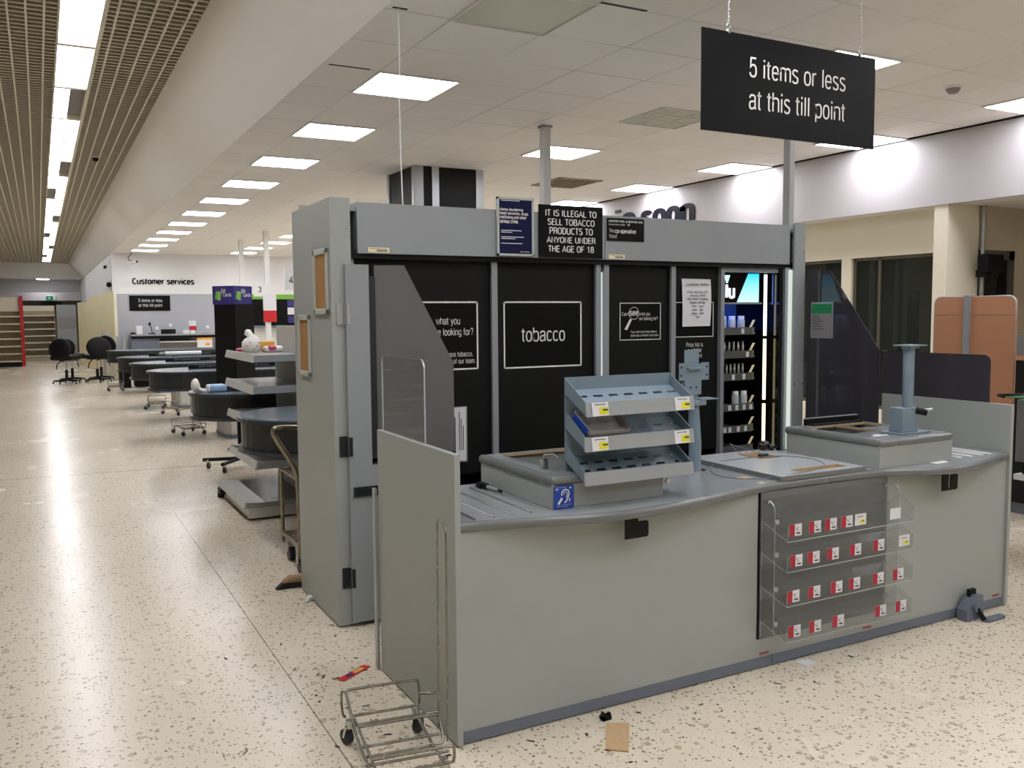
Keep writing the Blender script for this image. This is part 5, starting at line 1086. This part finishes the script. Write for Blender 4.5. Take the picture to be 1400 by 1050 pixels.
g = MB(); g.prism([(1.80, 26.05), (1.83, 26.05), (1.50, 31.9), (1.47, 31.9)], 'z', .01, 2.32); solo_ = t.part('board', g, 'cream'); g = MB().prism([(1.47, 31.9), (1.50, 31.9), (1.26, 34.6), (1.22, 34.6)], 'z', .01, 2.16); t.part('end_board', g, 'cream')
for i, (x_, y_, h_) in enumerate(((1.50, 25.75, 1.30), (1.66, 25.7, 1.24), (1.82, 25.65, 1.14), (1.98, 25.6, 1.14))):
    t = T('barrier_post', f'slim grey barrier post before the cream board, {ORD[i]} from the chairs', 'post', (x_, y_, 0), group='slim grey barrier posts'); t.part('post', MB().box(x_ - .035, x_ + .035, y_ - .04, y_ + .04, .01, h_), 'alu'); t.part('foot', MB().box(x_ - .07, x_ + .07, y_ - .1, y_ + .1, 0, .012), 'far_grey')
# till chairs, pushed together
def chair(label, x, y, a, lean):
    t = T('till_chair', label, 'chair', (x, y, 0), a, 'black till chairs pushed together', local=True)
    for i in range(5):
        an = i * 2 * math.pi / 5 + .3; c_, s_ = math.cos(an), math.sin(an)
        g = MB().tube([(.03 * c_, .03 * s_, .11), (.30 * c_, .30 * s_, .09), (.31 * c_, .31 * s_, .02)], .022, 8, taper=[.026, .018, .02]); t.part('base_leg', g, 'black')
    t.part('gas_column', MB().cyl((0, 0, .10), (0, 0, .36), .035, 12), 'black'); t.part('piston', MB().cyl((0, 0, .36), (0, 0, .60), .016, 10), 'steel')
    t.part('seat', MB().box(-.27, .27, -.26, .26, .60, .73, .055), 'black_plastic')
    b = MB(); b.ball((0, 0, 0), .29, (1, .25, .92), n=18); t.part('backrest', b.xf(Matrix.Translation((0, .24, .88 + lean)) @ Matrix.Rotation(.15, 4, 'X')), 'black_plastic')
    t.part('back_stem', MB().tube([(0, .1, .58), (0, .24, .60), (0, .28, .80)], .02, 8), 'black'); t.part('lever', MB().tube([(.1, 0, .60), (.2, .05, .50), (.22, .05, .38)], .012, 6), 'black')
for q in (('black till chair with a round back, nearest the red-ended shelving', .55, 24.35, 2.6, .0), ('black till chair between the round-backed chair and the cream board', .70, 25.1, .6, -.04), ('black till chair closest to the cream hoarding board', 1.25, 24.5, 3.3, .02), ('black till chair with its back towards the barrier posts', 1.38, 25.25, -.7, .03)): chair(*q)
# far shelving
def far_shelves(name, label, x0, x1, y_, h, n, header, dark, red):
    t = T(name, label, 'shelving', ((x0 + x1) / 2, y_, 0)); t.part('back_panel', MB().box(x0, x1, y_ + .42, y_ + .45, .1, h), 'shelf_back' if not dark else 'taupe'); t.part('base', MB().box(x0, x1, y_, y_ + .45, 0, .14), 'black' if not dark else 'taupe'); t.part('header', MB().box(x0, x1, y_ + .1, y_ + .13, h - header, h), 'shelf_cream')
    for i in range(n): z = .16 + (h - header - .1) * i / n; t.part('shelf', MB().box(x0, x1, y_, y_ + .43, z, z + .045), 'shelf_cream')
    t.part('end_upright', MB().box(x1 - .02, x1, y_ + .05, y_ + .45, 0, h), 'shelf_back')
    if red: t.part('end_post', MB().box(x1, x1 + .10, y_ - .05, y_ + .08, .02, h + .05), 'red', label='red end post')
    return t
far_shelves('shelving_unit', 'empty cream shelving with a tall red end post at the far end', -2.4, -.55, 34.2, 2.34, 7, .48, False, True)
far_shelves('shelving_unit', 'empty dark-backed shelving behind the red-ended unit', -.8, .55, 38.1, 2.10, 7, .2, True, False)
t = T('panel_stack', 'three stacked plain grey panels beside the dark-backed shelving', 'panels', (.93, 37.2, 0))
for i, (z0, z1, m_) in enumerate(((0, .62, 'far_grey'), (.62, 1.22, 'gantry_grey'), (1.22, 1.66, 'far_grey'), (1.66, 2.12, 'gantry_grey'))): t.part('panel', MB().box(.60, 1.25, 37.2, 37.26, z0, z1), m_)
t = T('exit_sign', 'small green emergency exit sign on the far white beam', 'sign', (.52, 46.1, 2.42)); t.part('box', MB().box(.33, .72, 46.1, 46.19, 2.44, 2.64), 'white'); t.part('legend', MB().box(.34, .64, 46.09, 46.1, 2.455, 2.63), 'exit_green'); t.part('running_figure', MB().box(.46, .49, 46.08, 46.09, 2.49, 2.59).box(.43, .53, 46.08, 46.09, 2.55, 2.565), 'white')
t = T('display_board', 'black message board hanging under the far white beam', 'sign', (.5, 46.5, 2.2)); t.part('board', MB().box(.12, .98, 46.25, 46.3, 2.22, 2.41), 'black'); t.part('display', MB().box(.3, .85, 46.24, 46.25, 2.26, 2.36), 'dark')

# ------------------------------------------------------------------ beyond the counter's far end
t = T('privacy_screen', 'tall wood-backed privacy screen with rounded corners beyond the counter', 'screen', (5.6, 3.85, 0))
for ya, yb_, s_ in ((3.545, 3.862, 1), (3.898, 4.136, -1)):
    P_ = rr(ya, yb_, .03, 1.742, .05, 6); P_ = [(y, z) for y, z in P_]
    if s_ == 1: P_ = [(ya, .03), (yb_, .03), (yb_, 1.742)] + [(ya + .05 + .05 * math.cos(math.pi / 2 + math.pi / 2 * i / 6), 1.692 + .05 * math.sin(math.pi / 2 + math.pi / 2 * i / 6)) for i in range(7)]
    else: P_ = [(ya, .03), (yb_, .03)] + [(yb_ - .05 + .05 * math.cos(math.pi / 2 * i / 6), 1.692 + .05 * math.sin(math.pi / 2 * i / 6)) for i in range(7)] + [(ya, 1.742)]
    p_ = t.part('wood_panel', MB().prism(P_, 'x', 5.60, 5.625), 'wood_back'); t.part('metal_edge', MB().tube([(5.605, y, z) for y, z in P_], .006, 6, closed=True), 'alu', p_)
    t.part('panel_seam', MB().box(5.598, 5.6, ya + .01, yb_ - .01, 1.618, 1.622), 'tan', p_)
t.part('post', MB().box(5.58, 5.63, 3.862, 3.898, 0, 1.75), 'post'); t.part('foot', MB().box(5.45, 5.75, 3.85, 3.91, 0, .03), 'post')
t = T('monitor', 'black flat box monitor on a silver pole in front of the window pier', 'monitor', (8.43, 5.60, 0)); 
t.part('pole', MB().cyl((8.43, 5.70, 0), (8.43, 5.70, 2.70), .022, 12), 'alu'); t.part('casing', MB().box(8.22, 8.49, 5.50, 5.62, 2.03, 2.20, .02), 'black_plastic'); t.part('bracket', MB().box(8.33, 8.40, 5.58, 5.70, 1.98, 2.05), 'black'); t.part('cable', MB().tube(smooth([(8.38, 5.58, 2.0), (8.43, 5.56, 1.93), (8.47, 5.58, 1.82), (8.47, 5.62, 1.6)]), .006, 6), 'black')
t = T('side_till', 'plain grey till unit just beyond the counter end panel', 'till', (5.7, 3.0, 0)); t.part('body', MB().box(5.38, 6.4, 2.3, 3.375, .70, 1.09, .004), 'insert'); t.part('black_band', MB().box(5.42, 6.4, 2.32, 3.35, .62, .70), 'black'); t.part('base_rail', MB().box(5.38, 6.4, 2.3, 3.38, .585, .62), 'white')  # black band between the till body and the white rail
for lx, ly in ((5.6, 3.25), (6.3, 3.25), (5.6, 2.45), (6.3, 2.45)): t.part('leg', MB().cyl((lx, ly, 0), (lx, ly, .59), .03, 12), 'far_grey')
t = T('green_basket', 'green wire basket edge resting on the side till', 'basket', (5.4, 3.2, 1.09)); g = MB()
for i in range(12): g.tube([(5.22 + i * .03, 2.8, 1.13), (5.22 + i * .03, 3.33, 1.115)], .003, 5)
for i in range(12): g.tube([(5.2, 2.8 + i * .048, 1.13 - .001 * i), (5.56, 2.8 + i * .048, 1.13 - .001 * i)], .003, 5)
t.part('wire_mesh', g, 'basket_green'); t.part('handle', MB().tube([(5.2, 3.34, 1.12), (5.2, 3.38, 1.125), (5.25, 3.38, 1.125), (5.56, 3.34, 1.115)], .01, 8), 'black'); t.part('foot_rail', MB().box(5.40, 5.54, 2.85, 3.3, 1.09, 1.115), 'black')
t = T('side_display', 'grey display cabinet with a wood shelf beyond the privacy screen', 'cabinet', (7.0, 4.2, 0)); t.part('body', MB().box(6.9, 7.6, 3.7, 4.72, .1, 1.25), 'black'); t.part('wood_shelf', MB().box(6.86, 7.6, 3.7, 4.72, 1.25, 1.285), 'wood_back'); t.part('upper_panel', MB().box(6.9, 6.94, 3.7, 4.72, 1.285, 1.45), 'insert'); t.part('foot', MB().box(6.95, 7.55, 3.75, 4.65, 0, .1), 'kick')

# scuffed-up crumbs around the counter corner
g = MB()
for i in range(46):
    x_, y_ = (random.gauss(1.12, .22), random.gauss(3.45, .7)) if i < 34 else (random.uniform(1.6, 4.4), random.uniform(2.55, 2.95))
    a = random.uniform(0, 6.3); L = random.uniform(.006, .022); w_ = random.uniform(.002, .006); c_, s_ = math.cos(a), math.sin(a)
    if x_ > 1.31 and y_ > 2.93: x_ = 1.31 - random.uniform(.02, .2)
    g.prism([(x_ + c_ * p - s_ * q, y_ + s_ * p + c_ * q) for p, q in ((-L, 0), (-.3 * L, -w_), (L, -.4 * w_), (.6 * L, w_))], 'z', .0005, .003)
solo('floor_crumbs', 'scattered dark crumbs and scraps on the floor around the counter corner', 'crumbs', g, 'bristle', (1.2, 3.2, 0), kind='stuff')
